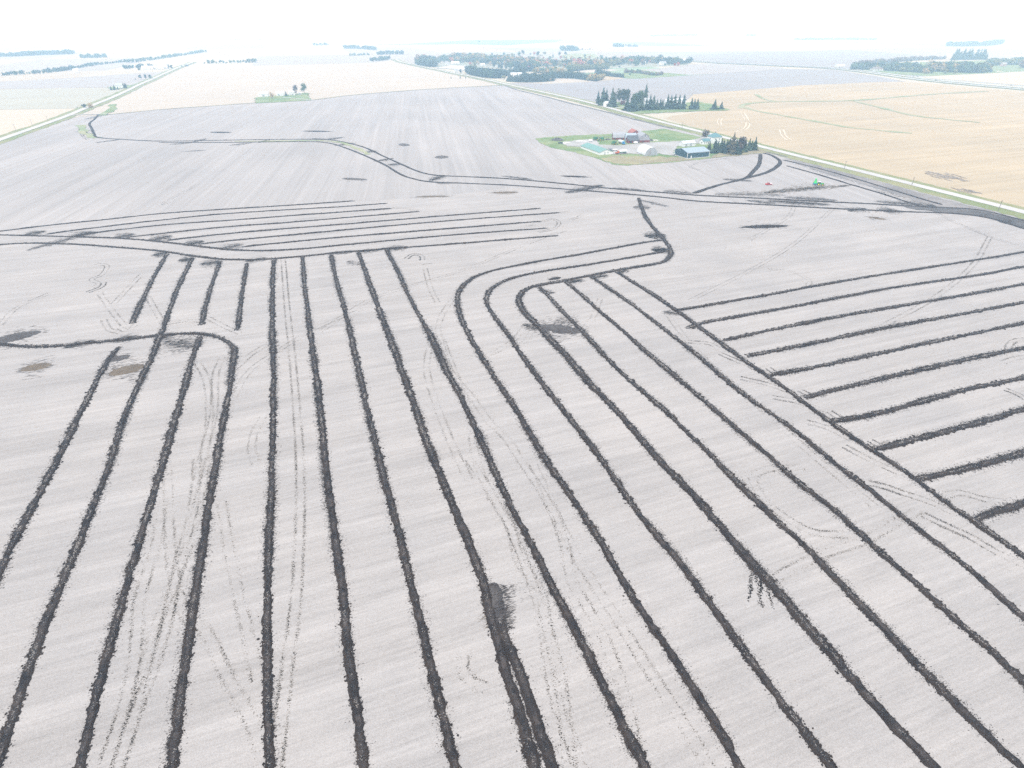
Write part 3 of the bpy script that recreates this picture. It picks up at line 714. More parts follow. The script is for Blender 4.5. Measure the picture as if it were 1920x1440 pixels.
ROW_N = np.array([math.sin(NEAR_AZ), math.cos(NEAR_AZ)])
MOUND_FRINGE = []
def mound(pa, pb, w, h, mat, label, streaks=1.2, group=None):
    a_, b_ = P(*pa), P(*pb)
    dist = float(np.linalg.norm((a_ + b_) / 2))
    n = int(max(14, min(70, np.linalg.norm(b_ - a_) / 0.7)))
    d = b_ - a_; L = np.linalg.norm(d); d /= L; nn = np.array([-d[1], d[0]])
    m = 9
    V = []
    for i in range(n):
        u = i / (n - 1)
        pr = math.sin(math.pi * min(max(u, 0.01), 0.99)) ** (0.22 if mat == 'scrape' and not streaks else 0.55)
        for j in range(m):
            v = -1 + 2 * j / (m - 1)
            e_ = 1 + rng.normal(0, 0.16 if abs(v) == 1 else 0.05)
            xy = a_ + d * (u * L + rng.normal(0, 0.1)) + nn * (v * w / 2 * pr * e_)
            z = hgt(xy[0], xy[1]) + 0.05 * max(1, dist / 250) + (h * pr * (1 - v * v) ** 0.8 * (1 + rng.normal(0, 0.22)) if abs(v) < 1 and 0 < i < n - 1 else -0.03)
            V.append([xy[0], xy[1], float(z)])
    i = (np.arange(n - 1)[:, None] * m + np.arange(m - 1)[None, :]).ravel()
    A = Acc(); A.add(np.array(V), Q=np.stack([i, i + 1, i + m + 1, i + m], 1))
    if streaks > .2:
        k = max(1.0, dist / 200)
        MOUND_FRINGE.append((a_ - d * L * 0.12, b_ + d * L * 0.12, w * 1.5, streaks / k ** 1.5, ROW_N if dist < 330 else d, 0.05 * k, 0.8 * k ** .5, 2.6 * k ** .5, (0.1 * k ** .5, 0.32 * k ** .5), 0.7))
    o = link_mesh('earth_mound', A.mesh('earth_mound'), M[mat])
    return tag(o, label, 'earth mound', group or 'heaps of spread soil in the tilled field')

mound((1390, 426.5), (1478, 423.5), 7.5, 0.6, 'ridge', 'long dark earth mound alone on the pale field right of the hooked ridge', 0.6)
mound((641, 335), (689, 337.5), 8, 0.5, 'mid', 'flat grey earth mound alone in the field below the S-bend of the double ridge', 0.5)
mound((567, 246), (622, 247), 9, 0.5, 'ridge', 'long flat dark mound just above the level stretch of the double ridge', 0.3)
mound((393, 248), (434, 249), 9, 0.5, 'ridge', 'flat dark mound high in the field, farther from the viewer than the grey thin one', 0.3)
mound((346, 284.5), (387, 282), 3.5, 0.4, 'mid', 'thin grey earth streak below the level stretch of the double ridge', 0.3)
mound((748, 272.5), (767, 271), 20, 0.8, 'mid', 'small blocky dark mound in the far field above the S-bend', 0.1)
mound((815, 296), (841, 294), 15, 1.0, 'mid', 'small peaked dark mound in the far field beyond the S-bend end', 0.15)
mound((778, 369.5), (844, 368), 5, 0.4, 'brown', 'long brownish earth streak under the double ridge above the fan', 0.7)
mound((920, 362), (973, 360.5), 6.5, 0.4, 'brown', 'brownish earth mound touching the underside of the double ridge', 0.7)
mound((1050, 330), (1104, 332.5), 6.5, 0.4, 'ridge', 'dark flat earth strip between the farm and the double ridge', 0.4)
mound((1626, 407), (1662, 412), 6, 0.4, 'brown', 'small brown mound below the double ridge near the field corner', 0.6)
mound((1005, 611), (1093, 623), 8.5, 0.35, 'scrape', 'broad dark lens of earth inside the innermost bend', 1.6)
mound((-25, 644), (78, 622), 9.0, 0.4, 'scrape', 'dark wedge of earth where the curved ridge leaves the picture', 1.2)
mound((38, 693), (97, 684), 6.5, 0.4, 'brown', 'brown earth heap lying alone below the dark wedge', 1.6)
mound((203, 702), (272, 685), 8.0, 0.4, 'brown', 'brown earth heap between two ridges under the curved ridge', 1.5)
mound((204, 676), (245, 667), 5.0, 0.3, 'scrape', 'small dark earth heap against the outermost ridge under the curve', 1.6)
mound((924, 1092), (938, 1183), 4.3, 0.10, 'scrape', 'dark scraped patch where the doubled ridge of the comb begins', 0)
mound((1028, 525), (1052, 520), 3.5, 0.4, 'ridge', 'small dark heap between the middle and inner bends', 1.2)

# loose smears of dark soil at the ridge ends, wheel marks (uncountable ground marks)
A = Acc(); AM = Acc()
for args in MOUND_FRINGE: streak_set(AM, *args)
def smear(pa, pb, w, dens=2.2, along=False, sp=0.5):
    a_, b_ = P(*pa), P(*pb)
    dist = math.hypot(float(np.linalg.norm((a_ + b_) / 2)), CAM_H)
    k = max(1.0, dist / 220)
    d = (b_ - a_) / np.linalg.norm(b_ - a_)
    sd_ = d if along else ROW_N
    streak_set(A, a_, b_, w * .6, 0.9 * dens / k, sd_, 0.05 * k, 0.6 * k ** .6, 2.0 * k ** .6, (0.07 * k ** .7, 0.26 * k ** .7), sp)
    streak_set(AM, a_, b_, w * 1.25, 2.6 * dens / k, sd_, 0.045 * k, 0.6 * k ** .6, 2.2 * k ** .6, (0.07 * k ** .7, 0.26 * k ** .7), sp * 1.2)
for a_, b_, w, dn in [((45, 442), (85, 433), 8, 2.4), ((215, 447), (252, 438), 8, 2.4), ((278, 452), (322, 442), 9, 2.4), ((345, 460), (382, 452), 8, 2.2), ((412, 468), (455, 458), 8, 1.6),
    ((135, 445), (175, 434), 9, 2.2), ((285, 479), (316, 475), 6, 3), ((335, 489), (365, 485), 7, 3), ((375, 496), (415, 491), 8, 2), ((460, 490), (502, 485), 5, 2.2), ((618, 476), (668, 471), 4, 2.5),
    ((670, 473), (718, 468), 4, 2.5), ((722, 468), (765, 463), 5, 3.5), ((650, 490), (685, 497), 6, .8), ((1210, 444), (1247, 440), 9, 3), ((1222, 469), (1254, 468), 7, 4), ((1188, 388), (1220, 390), 8, 2), ((1195, 374), (1255, 388), 4, 1.5),
    ((205, 640), (262, 632), 4, 3), ((120, 652), (182, 638), 4, 3), ((310, 640), (378, 650), 10, 1.6), ((288, 636), (330, 628), 5, 2.5), ((1010, 543), (1040, 550), 3, 2.5), ((1060, 531), (1095, 524), 4, 2.5), ((1107, 521), (1140, 516), 4, 2.5), ((1155, 512), (1180, 507), 3, 2.5),
    ((980, 608), (1015, 618), 4, 2.2), ((1040, 600), (1085, 606), 8, 1.0), ((1243, 584), (1280, 590), 3, 2.0), ((1288, 616), (1308, 610), 2.5, 3)]:
    smear(a_, b_, w, dn)
for a_, b_, w, dn in [((50, 470), (180, 434), 6, 1.6), ((1340, 364), (1475, 366), 9, .9), ((1440, 377), (1556, 384), 9, 2.6), ((1470, 370), (1570, 376), 9, 1.6), ((1640, 378), (1830, 391), 12, 1.6), ((1740, 386), (1830, 392), 9, 2.8), ((1826, 396), (1990, 438), 9, 3.2),
    ((1590, 396), (1625, 391), 7, 2.6), ((1648, 394), (1692, 397), 10, 2.6), ((1400, 376), (1455, 382), 6, 2), ((1355, 336), (1412, 340), 6, 2), ((1475, 303), (1760, 382), 9, .9), ((1060, 362), (1132, 347), 9, 2.4), ((430, 273), (472, 268), 6, 1.4), ((485, 268), (508, 261), 5, 2),
    ((585, 260), (612, 262), 8, 1.6), ((612, 262), (645, 257), 8, 1.5), ((685, 286), (705, 283), 7, 2), ((702, 303), (738, 297), 5, 2.5), ((728, 309), (752, 308), 8, 2), ((806, 339), (835, 329), 7, 2.6), ((820, 344), (850, 343), 5, 2), ((625, 274), (668, 268), 7, 1), ((360, 267), (388, 260), 6, 1.6), ((318, 271), (360, 268), 6, 1.2), ((142, 247), (176, 245), 5, 1.5), ((180, 268), (228, 261), 6, 1.2), ((160, 224), (205, 214), 6, 1),
    ((940, 330), (1000, 337), 5, 1.6), ((1245, 358), (1300, 363), 9, 1.2), ((1150, 352), (1215, 358), 5, 1)]:
    smear(a_, b_, w, dn, along=True)
AS = Acc()
a_, b_ = P(918, 1096), P(934, 1180)
for kk, lo_, hi_, zz in ((330, 0.3, 4.6, .17), (150, 3.2, 6.0, .06)):
    u_ = rng.random(kk); c_ = a_ + (b_ - a_) * u_[:, None] + np.array([1.0, 0]) * rng.uniform(lo_, hi_, kk)[:, None] * (1 - .35 * u_)[:, None]
    an_ = math.atan2(ROW_N[1], ROW_N[0]) + rng.normal(0, .08, kk)
    V_, Q_ = slats(c_, np.stack([np.cos(an_), np.sin(an_)], 1), rng.uniform(.5, 1.5, kk), rng.uniform(.05, .16, kk), zz)
    AS.add(V_, Q=Q_)
tag(link_mesh('raked_soil', AS.mesh('raked_soil'), M['scrape']), 'raked streaks of damp soil on the dark scraped patch', 'loose soil', kind='stuff')
streak_set(AM, P(945, 1095), P(985, 1130), 4.0, 1.6, ROW_N, 0.05, 0.3, 0.9, (0.05, 0.13), 0.8)
tag(link_mesh('scattered_soil', AM.mesh('scattered_soil'), M['mid']), 'thin grey brown soil scattered round the dark smears and ridge ends', 'loose soil', kind='stuff')
tag(link_mesh('loose_soil', A.mesh('loose_soil'), M['ridge']), 'loose dark soil smeared beside the ridges', 'loose soil', kind='stuff')

A = Acc()
streak_set(A, P(1430, 362), P(1545, 350), 9, 1.2, P(1545, 350) - P(1430, 362), 0.12, 1.5, 5, (0.3, 0.9), .6)
streak_set(A, P(1500, 356), P(1600, 347), 7, .9, P(1600, 347) - P(1500, 356), 0.12, 1.5, 5, (0.3, 0.8), .6)
streak_set(A, P(1480, 349), P(1560, 345), 9, .35, ROW_N, 0.12, .5, 1.5, (0.3, 0.7), .6)
streak_set(A, P(1340, 366), P(1450, 361), 10, .6, ROW_N, 0.12, .5, 2.0, (0.3, 0.7), .6)
streak_set(A, P(1640, 356), P(1790, 392), 16, .25, ROW_N, 0.12, 1, 4.0, (0.3, 0.9), .6)
streak_set(A, P(1000, 600), P(1090, 612), 9, 1.2, ROW_N, 0.045, .8, 2.5, (0.08, 0.3), .6)
streak_set(A, P(900, 1150), P(930, 1175), 3.0, 3.0, ROW_N, 0.06, .5, 1.5, (0.05, 0.14), .6)
tag(link_mesh('brown_soil', A.mesh('brown_soil'), M['brown']), 'brown subsoil strewn along the haul path beside the tractor', 'loose soil', kind='stuff')

A = Acc()
sd_ = P(1900, 375) - P(1740, 330)
streak_set(A, P(1735, 322), P(1815, 340), 22, .06, sd_, 0.3, 4, 14, (.8, 2.2), .45)
streak_set(A, P(1790, 355), P(1840, 362), 12, .10, sd_, 0.3, 3, 10, (.8, 1.8), .4)
tag(link_mesh('stubble_stain', A.mesh('stubble_stain'), M['stain']), 'faint brown stain in the golden stubble beside the road', 'stain', kind='structure')

# ------------------------------------------------------------------ wheel tracks
A = Acc()
def track(px, gauge=2.3, dens=0.75, wid=0.75, lug=0.15):
    line = smooth_line([P(*p) for p in px], 1.0)
    q, t, nrm, s = resample(line, lambda d: max(0.22, d * 0.0011))
    dist = np.sqrt(q[:, 0] ** 2 + q[:, 1] ** 2 + CAM_H ** 2)
    step = np.gradient(s)
    for sd in (-1, 1):
        gate = np.clip(0.65 + 0.55 * knots(s, 5.0) + .25 * knots(s, 1.2), 0.25, 1.4)
        k_ = np.maximum(1, dist / 240)
        i_ = np.repeat(np.arange(len(q)), rng.poisson(step * (0.2 + dens) * gate * 16.0 / k_))
        if len(i_) < 2: continue
        c = q[i_] + nrm[i_] * (sd * gauge / 2 + rng.normal(0, wid * .33, len(i_)))[:, None] + t[i_] * (rng.uniform(-.5, .5, len(i_)) * step[i_])[:, None]
        d = nrm[i_] + t[i_] * rng.normal(0, 0.7, len(i_))[:, None]
        d /= np.linalg.norm(d, axis=1, keepdims=True)
        k = k_[i_]
        V, Q = slats(c, d, rng.uniform(0.12, 0.36, len(i_)) * k ** .8 * min(wid, .8) / .6, lug * rng.uniform(0.6, 1.3, len(i_)) * k, 0.045 * np.maximum(1, dist[i_] / 200))
        A.add(V, Q=Q)
for px, kw in [
    ([(531, 487), (538, 573), (549, 680), (557, 780), (562, 860), (563, 960), (558, 1080), (553, 1140), (540, 1240), (528, 1340), (516, 1445)], dict(dens=.95)),
    ([(370, 860), (362, 953), (334, 1061), (318, 1142), (290, 1243), (262, 1315), (225, 1424), (215, 1470)], dict(dens=.9)),
    ([(387, 872), (358, 1001), (330, 1085), (298, 1162), (258, 1303), (235, 1400)], dict(dens=.5)),
    ([(306, 940), (290, 1029), (262, 1122), (254, 1222), (234, 1323), (201, 1424), (190, 1470)], dict(dens=.7)),
    ([(314, 884), (322, 1053), (346, 1150), (383, 1182), (423, 1263), (475, 1363), (495, 1440)], dict(dens=.5)),
    ([(415, 940), (435, 1061), (463, 1182), (483, 1275)], dict(dens=.5)),
    ([(370, 680), (387, 713), (393, 780), (383, 860), (380, 920)], dict(dens=.6)),
    ([(417, 670), (405, 700), (400, 780), (380, 853), (370, 900)], dict(dens=.8)),
    ([(437, 747), (467, 697), (507, 667), (600, 612), (680, 580)], dict(dens=.5)),
    ([(443, 690), (473, 663), (507, 643)], dict(dens=.6)),
    ([(827, 633), (853, 700), (877, 763), (893, 860), (922, 932), (958, 989), (974, 1053), (1010, 1102), (1027, 1182), (1051, 1283), (1070, 1440)], dict(dens=.45)),
    ([(878, 860), (905, 900), (950, 975), (985, 1060), (1015, 1150), (1040, 1300), (1090, 1445)], dict(dens=.4)),
    ([(862, 545), (835, 580), (822, 615), (832, 660), (847, 700), (883, 743), (917, 790), (950, 823), (974, 860), (1027, 941), (1059, 1021), (1071, 1085), (1103, 1142), (1131, 1194), (1170, 1300), (1190, 1400)], dict(dens=.45)),
    ([(1000, 870), (1040, 960), (1085, 1050), (1150, 1150), (1200, 1230), (1290, 1370), (1330, 1440)], dict(dens=.3)),
    ([(808, 640), (800, 690), (815, 750), (850, 840), (880, 900)], dict(dens=.5)),
    ([(1506, 876), (1440, 880), (1413, 895), (1421, 920), (1449, 953), (1522, 997), (1586, 1003)], dict(dens=.7)),
    ([(1449, 1086), (1538, 1041), (1610, 1017), (1723, 957)], dict(dens=.6)),
    ([(1630, 906), (1663, 914), (1691, 924), (1743, 941), (1787, 961)], dict(dens=1, wid=.7)),
    ([(1731, 965), (1763, 981), (1816, 1005), (1864, 1033), (1925, 1062)], dict(dens=1, wid=.7)),
    ([(1389, 709), (1438, 720), (1488, 738)], dict(dens=1, wid=.6)), ([(1449, 745), (1488, 752), (1534, 766)], dict(dens=1, wid=.6)),
    ([(1513, 791), (1548, 801), (1594, 823)], dict(dens=1, wid=.6)), ([(1584, 837), (1630, 862), (1683, 886)], dict(dens=1, wid=.6)),
    ([(1350, 663), (1392, 681), (1424, 695)], dict(dens=1, wid=.6)), ([(1286, 640), (1329, 644), (1345, 652)], dict(dens=1, wid=.6)),
    ([(1440, 690), (1455, 700), (1480, 702)], dict(dens=1, wid=.6)), ([(1500, 732), (1520, 741), (1548, 738)], dict(dens=1, wid=.6)), ([(1555, 772), (1580, 786), (1610, 782)], dict(dens=1, wid=.6)), ([(1632, 826), (1650, 836), (1672, 830)], dict(dens=1, wid=.6)),
    ([(1725, 893), (1745, 897), (1770, 880)], dict(dens=1, wid=.6)), ([(1775, 928), (1800, 924), (1850, 937), (1918, 944)], dict(dens=.7)),
    ([(1250, 588), (1290, 640), (1350, 700), (1420, 760), (1520, 850), (1640, 950)], dict(dens=.4)),
    ([(1293, 564), (1399, 511), (1488, 458), (1559, 394)], dict(dens=.75, wid=.35)), ([(1630, 624), (1754, 557), (1824, 497), (1856, 444)], dict(dens=.6)),
    ([(1736, 388), (1784, 414), (1865, 447), (1930, 466)], dict(dens=.8)), ([(1438, 504), (1488, 511), (1516, 525), (1516, 536)], dict(dens=.5)),
    ([(0, 610), (33, 577), (93, 550)], dict(dens=.6)), ([(187, 550), (213, 587), (232, 610)], dict(dens=.5)), ([(213, 570), (267, 513)], dict(dens=.4)), ([(277, 557), (300, 597)], dict(dens=.5)),
    ([(172, 540), (185, 532), (172, 524), (190, 516), (200, 498), (180, 495)], dict(dens=.9, wid=.5)), ([(165, 548), (190, 538), (195, 530)], dict(dens=1, wid=.7)),
    ([(225, 615), (240, 620), (256, 607)], dict(dens=1, wid=.5)), ([(195, 600), (205, 618), (225, 624)], dict(dens=.6)), ([(310, 608), (345, 602), (375, 602)], dict(dens=.9)), ([(388, 595), (420, 612), (450, 625)], dict(dens=.8)),
    ([(797, 503), (807, 540), (820, 567)], dict(dens=.5)), ([(600, 622), (700, 560), (867, 507), (1000, 453), (1060, 432)], dict(dens=.4)), ([(762, 485), (775, 477), (790, 480), (792, 488)], dict(dens=.9)), ([(792, 497), (812, 495)], dict(dens=.9)),
    ([(1016, 416), (1035, 411), (1048, 417), (1040, 428), (1020, 434)], dict(dens=.9)), ([(985, 424), (1003, 421)], dict(dens=1, wid=.7)), ([(1010, 435), (1022, 433)], dict(dens=1, wid=.7)), ([(1050, 399), (1075, 396)], dict(dens=.8)), ([(735, 390), (765, 392), (800, 397)], dict(dens=.8)), ([(1070, 412), (1085, 407), (1092, 403)], dict(dens=.8)),
    ([(1311, 319.5), (1294, 313), (1305, 306), (1327, 302), (1365, 297)], dict(dens=1, wid=.6)),
    ([(480, 870), (472, 840), (478, 810), (495, 780)], dict(dens=.5)), ([(870, 1230), (868, 1255), (885, 1280), (910, 1290)], dict(dens=.5)), ([(1930, 635), (1900, 640), (1890, 655), (1893, 668)], dict(dens=.9)), ([(1880, 680), (1905, 672), (1930, 668)], dict(dens=.8)), ([(1885, 730), (1905, 738), (1930, 752)], dict(dens=1, wid=.7)),
    ([(1405, 450), (1440, 430), (1480, 405), (1490, 384)], dict(dens=.3)), ([(1650, 388), (1645, 400), (1660, 384)], dict(dens=.5)), ([(150, 240), (155, 255), (165, 262)], dict(dens=.9)), ([(330, 375), (300, 385), (345, 360), (372, 345)], dict(dens=.4)),
    ([(1090, 620), (1110, 600), (1125, 560)], dict(dens=.3)), ([(1000, 590), (960, 640), (900, 670), (850, 665)], dict(dens=.3)), ([(960, 650), (985, 640), (1000, 610)], dict(dens=.3)),
]:
    track(px, **kw)
tag(link_mesh('tyre_tracks', A.mesh('tyre_tracks'), M['track']), 'faint tyre tracks crossing the tilled field between the ridges', 'tyre tracks', kind='stuff')
A = Acc()
for px in [[(1630, 906), (1663, 914), (1691, 924)], [(1731, 965), (1763, 981), (1816, 1005)], [(1389, 709), (1438, 720)], [(1449, 745), (1488, 752)], [(1513, 791), (1548, 801)], [(1584, 837), (1630, 862)], [(1350, 663), (1392, 681)], [(1290, 641), (1329, 644)], [(1250, 590), (1258, 583), (1275, 590)],
           [(1440, 690), (1455, 700), (1480, 702)], [(1500, 732), (1520, 741), (1548, 738)], [(1555, 772), (1580, 786), (1610, 782)], [(1632, 826), (1650, 836), (1672, 830)], [(165, 548), (190, 538), (195, 530)], [(1885, 730), (1905, 738), (1930, 752)], [(762, 485), (775, 477), (790, 480), (792, 488)]]:
    track(px, dens=1.0, wid=.9, gauge=2.4)
tag(link_mesh('tyre_tracks', A.mesh('tyre_tracks'), M['mid']), 'dark muddy tyre marks where machines turned at the ridge ends', 'tyre tracks', kind='stuff')
A = Acc()
for px, kw in [([(1413, 1132), (1417, 1110), (1418, 1084), (1424, 1068)], dict(dens=1, wid=.75, lug=.22)), ([(1440, 1140), (1433, 1115), (1428, 1088), (1425, 1070)], dict(dens=1, wid=.7, lug=.22))]:
    track(px, **kw)
tag(link_mesh('tyre_tracks', A.mesh('tyre_tracks'), M['ridge']), 'two short dark muddy tyre marks beside the innermost long ridge', 'tyre tracks', kind='structure')
M['pale_track'] = soil_mat('bleached_track', (0.60, 0.52, 0.40), (0.56, 0.48, 0.37), None, (), ((1.0, 0.2),))
for px in [[(1392, 211), (1400, 225), (1402, 235), (1393, 244), (1375, 248)], [(1352, 222), (1348, 228), (1350, 234)], [(1465, 243), (1470, 255), (1480, 263)]]:
    for off in (-2.3, 2.3):
        ribbon('tyre_tracks', px, 1.6, M['pale_track'], 1.2, 'pale wheel tracks looping in the golden stubble', 'tyre tracks', rough=.3, offset=off)
#==OBJECTS==

# ------------------------------------------------------------------ picture heights
def project_y(x, y, z):
    dz = z - CAM_H
    f = y * math.cos(PITCH) - dz * math.sin(PITCH)
    u = y * math.sin(PITCH) + dz * math.cos(PITCH)
    return 720 - F_PX * u / f

def height_for(px, base, top):
    q = P(px, base)
    z0 = ground_z(*q)
    lo, hi = 0.0, 80.0
    for _ in range(40):
        m_ = (lo + hi) / 2
        if project_y(q[0], q[1], z0 + m_) > top: lo = m_
        else: hi = m_
    return q, z0, lo

def metres_per_px(px, py):
    q = P(px, py)
    depth = q[1] * math.cos(PITCH) + CAM_H * math.sin(PITCH)
    return depth / F_PX

# ------------------------------------------------------------------ trees
M['needle'] = leaf_mat('spruce_needles', (0.030, 0.055, 0.040), (0.062, 0.092, 0.052))
M['needle_brown'] = leaf_mat('browning_needles', (0.07, 0.075, 0.045), (0.12, 0.10, 0.06))
M['leaf_green'] = leaf_mat('green_leaves', (0.05, 0.095, 0.035), (0.10, 0.15, 0.055))
M['leaf_dark'] = leaf_mat('dark_leaves', (0.03, 0.05, 0.03), (0.06, 0.08, 0.04))
M['leaf_olive'] = leaf_mat('olive_leaves', (0.15, 0.165, 0.06), (0.24, 0.23, 0.09))
M['leaf_tan'] = leaf_mat('yellowing_leaves', (0.34, 0.25, 0.11), (0.46, 0.33, 0.15))
M['leaf_red'] = leaf_mat('red_autumn_leaves', (0.36, 0.09, 0.07), (0.48, 0.17, 0.12))
M['leaf_rust'] = leaf_mat('rusty_leaves', (0.16, 0.10, 0.06), (0.25, 0.16, 0.09))
M['leaf_brown'] = leaf_mat('brown_leaves', (0.075, 0.065, 0.05), (0.125, 0.10, 0.075))
M['twigs'] = leaf_mat('bare_twigs', (0.17, 0.14, 0.125), (0.24, 0.20, 0.17))
M['bark'] = plain_mat('bark', (0.09, 0.075, 0.06), 0.9, 0.25, 3.0)

def quad_cloud(c, n, size):
    """leaf clumps as bent quads: centres, normals, sizes"""
    k = len(c)
    n = n / np.maximum(np.linalg.norm(n, axis=1, keepdims=True), 1e-6)
    r = rng.normal(0, 1, (k, 3))
    u = np.cross(n, r); u /= np.maximum(np.linalg.norm(u, axis=1, keepdims=True), 1e-6)
    v = np.cross(n, u)
    s = size[:, None]
    V = np.stack([c - u * s * rng.uniform(.6, 1.1, (k, 1)), c - v * s * rng.uniform(.5, 1.0, (k, 1)) + n * s * .25,
                  c + u * s * rng.uniform(.6, 1.1, (k, 1)), c + v * s * rng.uniform(.5, 1.0, (k, 1)) - n * s * .2], 1).reshape(-1, 3)
    Q = (np.arange(k) * 4)[:, None] + np.arange(4)[None, :]
    return V, Q

def round_crown(nclump, nleaf, leaf, rx=0.34, cz=0.60, rz=0.38, lump=0.17):
    Vs, Qs, n0 = [], [], 0
    cs = []
    while len(cs) < nclump:
        p = rng.uniform(-1, 1, 3)
        if 0.25 < np.linalg.norm(p) < 0.95: cs.append(p)
    cs = np.array(cs) * np.array([rx, rx, rz]) * 0.82 + np.array([0, 0, cz])
    for c in cs:
        d = rng.normal(0, 1, (nleaf, 3)); d /= np.linalg.norm(d, axis=1, keepdims=True)
        r = lump * rng.uniform(0.75, 1.2) * rng.uniform(0.55, 1.08, (nleaf, 1))
        V, Q = quad_cloud(c + d * r * np.array([1.1, 1.1, .85]), d + rng.normal(0, .35, (nleaf, 3)), leaf * rng.uniform(.7, 1.3, nleaf))
        Vs.append(V); Qs.append(Q + n0); n0 += len(V)
    return np.concatenate(Vs), np.concatenate(Qs)

def cone_crown(layers, per, w=0.2, base=0.08, ragged=0.22, core=True):
    """tiers of drooping boughs, each bough two quads, about a slim inner core"""
    V, Q = [], []
    for i in range(layers):
        t = i / (layers - 1)
        z = base + (0.97 - base) * t
        r = w * (1 - t) ** 0.72 * (1 + rng.normal(0, ragged)) + 0.012
        m_ = max(4, int(per * (1 - 0.55 * t)))
        off = rng.uniform(0, 6.28)
        for k in range(m_):
            a_ = off + 2 * math.pi * k / m_ + rng.normal(0, .2)
            rr_ = max(0.02, r * (1 + rng.normal(0, .22)))
            ca, sa = math.cos(a_), math.sin(a_)
            hw = rr_ * rng.uniform(.35, .6)
            drop = rr_ * rng.uniform(.15, .6)
            z0_ = z + rng.normal(0, .012)
            b = len(V)
            V += [(0.02 * ca, 0.02 * sa, z0_ + .055), (rr_ * .6 * ca - hw * sa, rr_ * .6 * sa + hw * ca, z0_ - drop * .5),
                  (rr_ * ca, rr_ * sa, z0_ - drop), (rr_ * .6 * ca + hw * sa, rr_ * .6 * sa - hw * ca, z0_ - drop * .45)]
            Q.append((b, b + 1, b + 2, b + 3))
    n = 7
    b = len(V)
    if not core: return np.array(V), np.array(Q)
    for (z, rr_) in ((base, w * .62), (0.5, w * .36), (1.0, 0.004)):
        for k in range(n):
            V.append((rr_ * math.cos(6.283 * k / n) * rng.uniform(.8, 1.15), rr_ * math.sin(6.283 * k / n) * rng.uniform(.8, 1.15), z))
    for j in range(2):
        for k in range(n):
            Q.append((b + j * n + k, b + j * n + (k + 1) % n, b + (j + 1) * n + (k + 1) % n, b + (j + 1) * n + k))
    return np.array(V), np.array(Q)

def trunk_mesh(name, limbs):
    bm = bmesh.new()
    tube(bm, (0, 0, -0.02), (0.004, 0.003, 0.34), 0.022, 0.015, 7)
    if limbs:
        for k in range(limbs):
            a_ = 6.283 * k / limbs + random.uniform(-.3, .3)
            tube(bm, (0.002, 0.002, random.uniform(.24, .33)), (math.cos(a_) * .2, math.sin(a_) * .2, random.uniform(.5, .68)), 0.010, 0.004, 5)
        tube(bm, (0.004, 0.003, 0.33), (0.01, 0, 0.75), 0.014, 0.004, 6)
    else:
        tube(bm, (0.004, 0.003, 0.34), (0, 0, 0.93), 0.015, 0.003, 6)
    me = bpy.data.meshes.new(name); bm.to_mesh(me); bm.free()
    me.materials.append(M['bark'])
    return me

def crown_me(name, vq):
    me = np_mesh(name, vq[0], vq[1])
    me.materials.append(M['leaf_green'])
    return me

CROWNS = {
    'conifer': [crown_me('conifer_crown', cone_crown(15, 13, w=.255 + .012 * k)) for k in range(4)],
    'pine': [crown_me('pine_crown', cone_crown(14, 11, w=.20, base=.12, ragged=.35)) for k in range(4)],
    'round': [crown_me('round_crown', round_crown(16, 42, .042)) for k in range(4)],
    'tall': [crown_me('tall_crown', round_crown(15, 40, .036, rx=.20, cz=.58, rz=.42, lump=.12)) for k in range(3)],
    'bush': [crown_me('bush_crown', round_crown(14, 36, .06, rx=.48, cz=.42, rz=.42, lump=.22)) for k in range(3)],
}
FAR_RAW = {'round': [round_crown(10, 18, .10, rx=.36, cz=.52, rz=.42, lump=.24) for _ in range(4)],
           'conifer': [cone_crown(11, 11, w=.27, base=.04, core=False) for _ in range(3)]}
FAR = {k: [crown_me('far_tree', vq) for vq in v] for k, v in FAR_RAW.items()}
TRUNKS = {'round': trunk_mesh('trunk', 5), 'conifer': trunk_mesh('trunk', 0)}

def tree(px, base, top, kind, mat, name, label, cat='tree', group=None, wide=1.0, lean=0.0):
    q, z0, h = height_for(px, base, top)
    root = empty(name, (q[0], q[1], z0 - 0.05), random.uniform(0, 6.28), (h * wide, h * wide, h))
    tag(root, label, cat, group)
    t = bpy.data.objects.new('trunk', TRUNKS['conifer' if kind in ('conifer', 'pine') else 'round']); col.objects.link(t); t.parent = root
    c = bpy.data.objects.new('crown', random.choice(CROWNS[kind])); col.objects.link(c); c.parent = root
    c.material_slots[0].link = 'OBJECT'; c.material_slots[0].material = M[mat]
    return root

def far_tree(px, base, h, kind, mat, name, label, group, cat='tree', wide=1.0):
    q = P(px, base)
    o = bpy.data.objects.new(name, random.choice(FAR[kind])); col.objects.link(o)
    o.location = (q[0], q[1], ground_z(*q) - 0.1); o.rotation_euler = (0, 0, random.uniform(0, 6.28))
    o.scale = (h * wide, h * wide, h)
    o.material_slots[0].link = 'OBJECT'; o.material_slots[0].material = M[mat]
    return tag(o, label, cat, group)

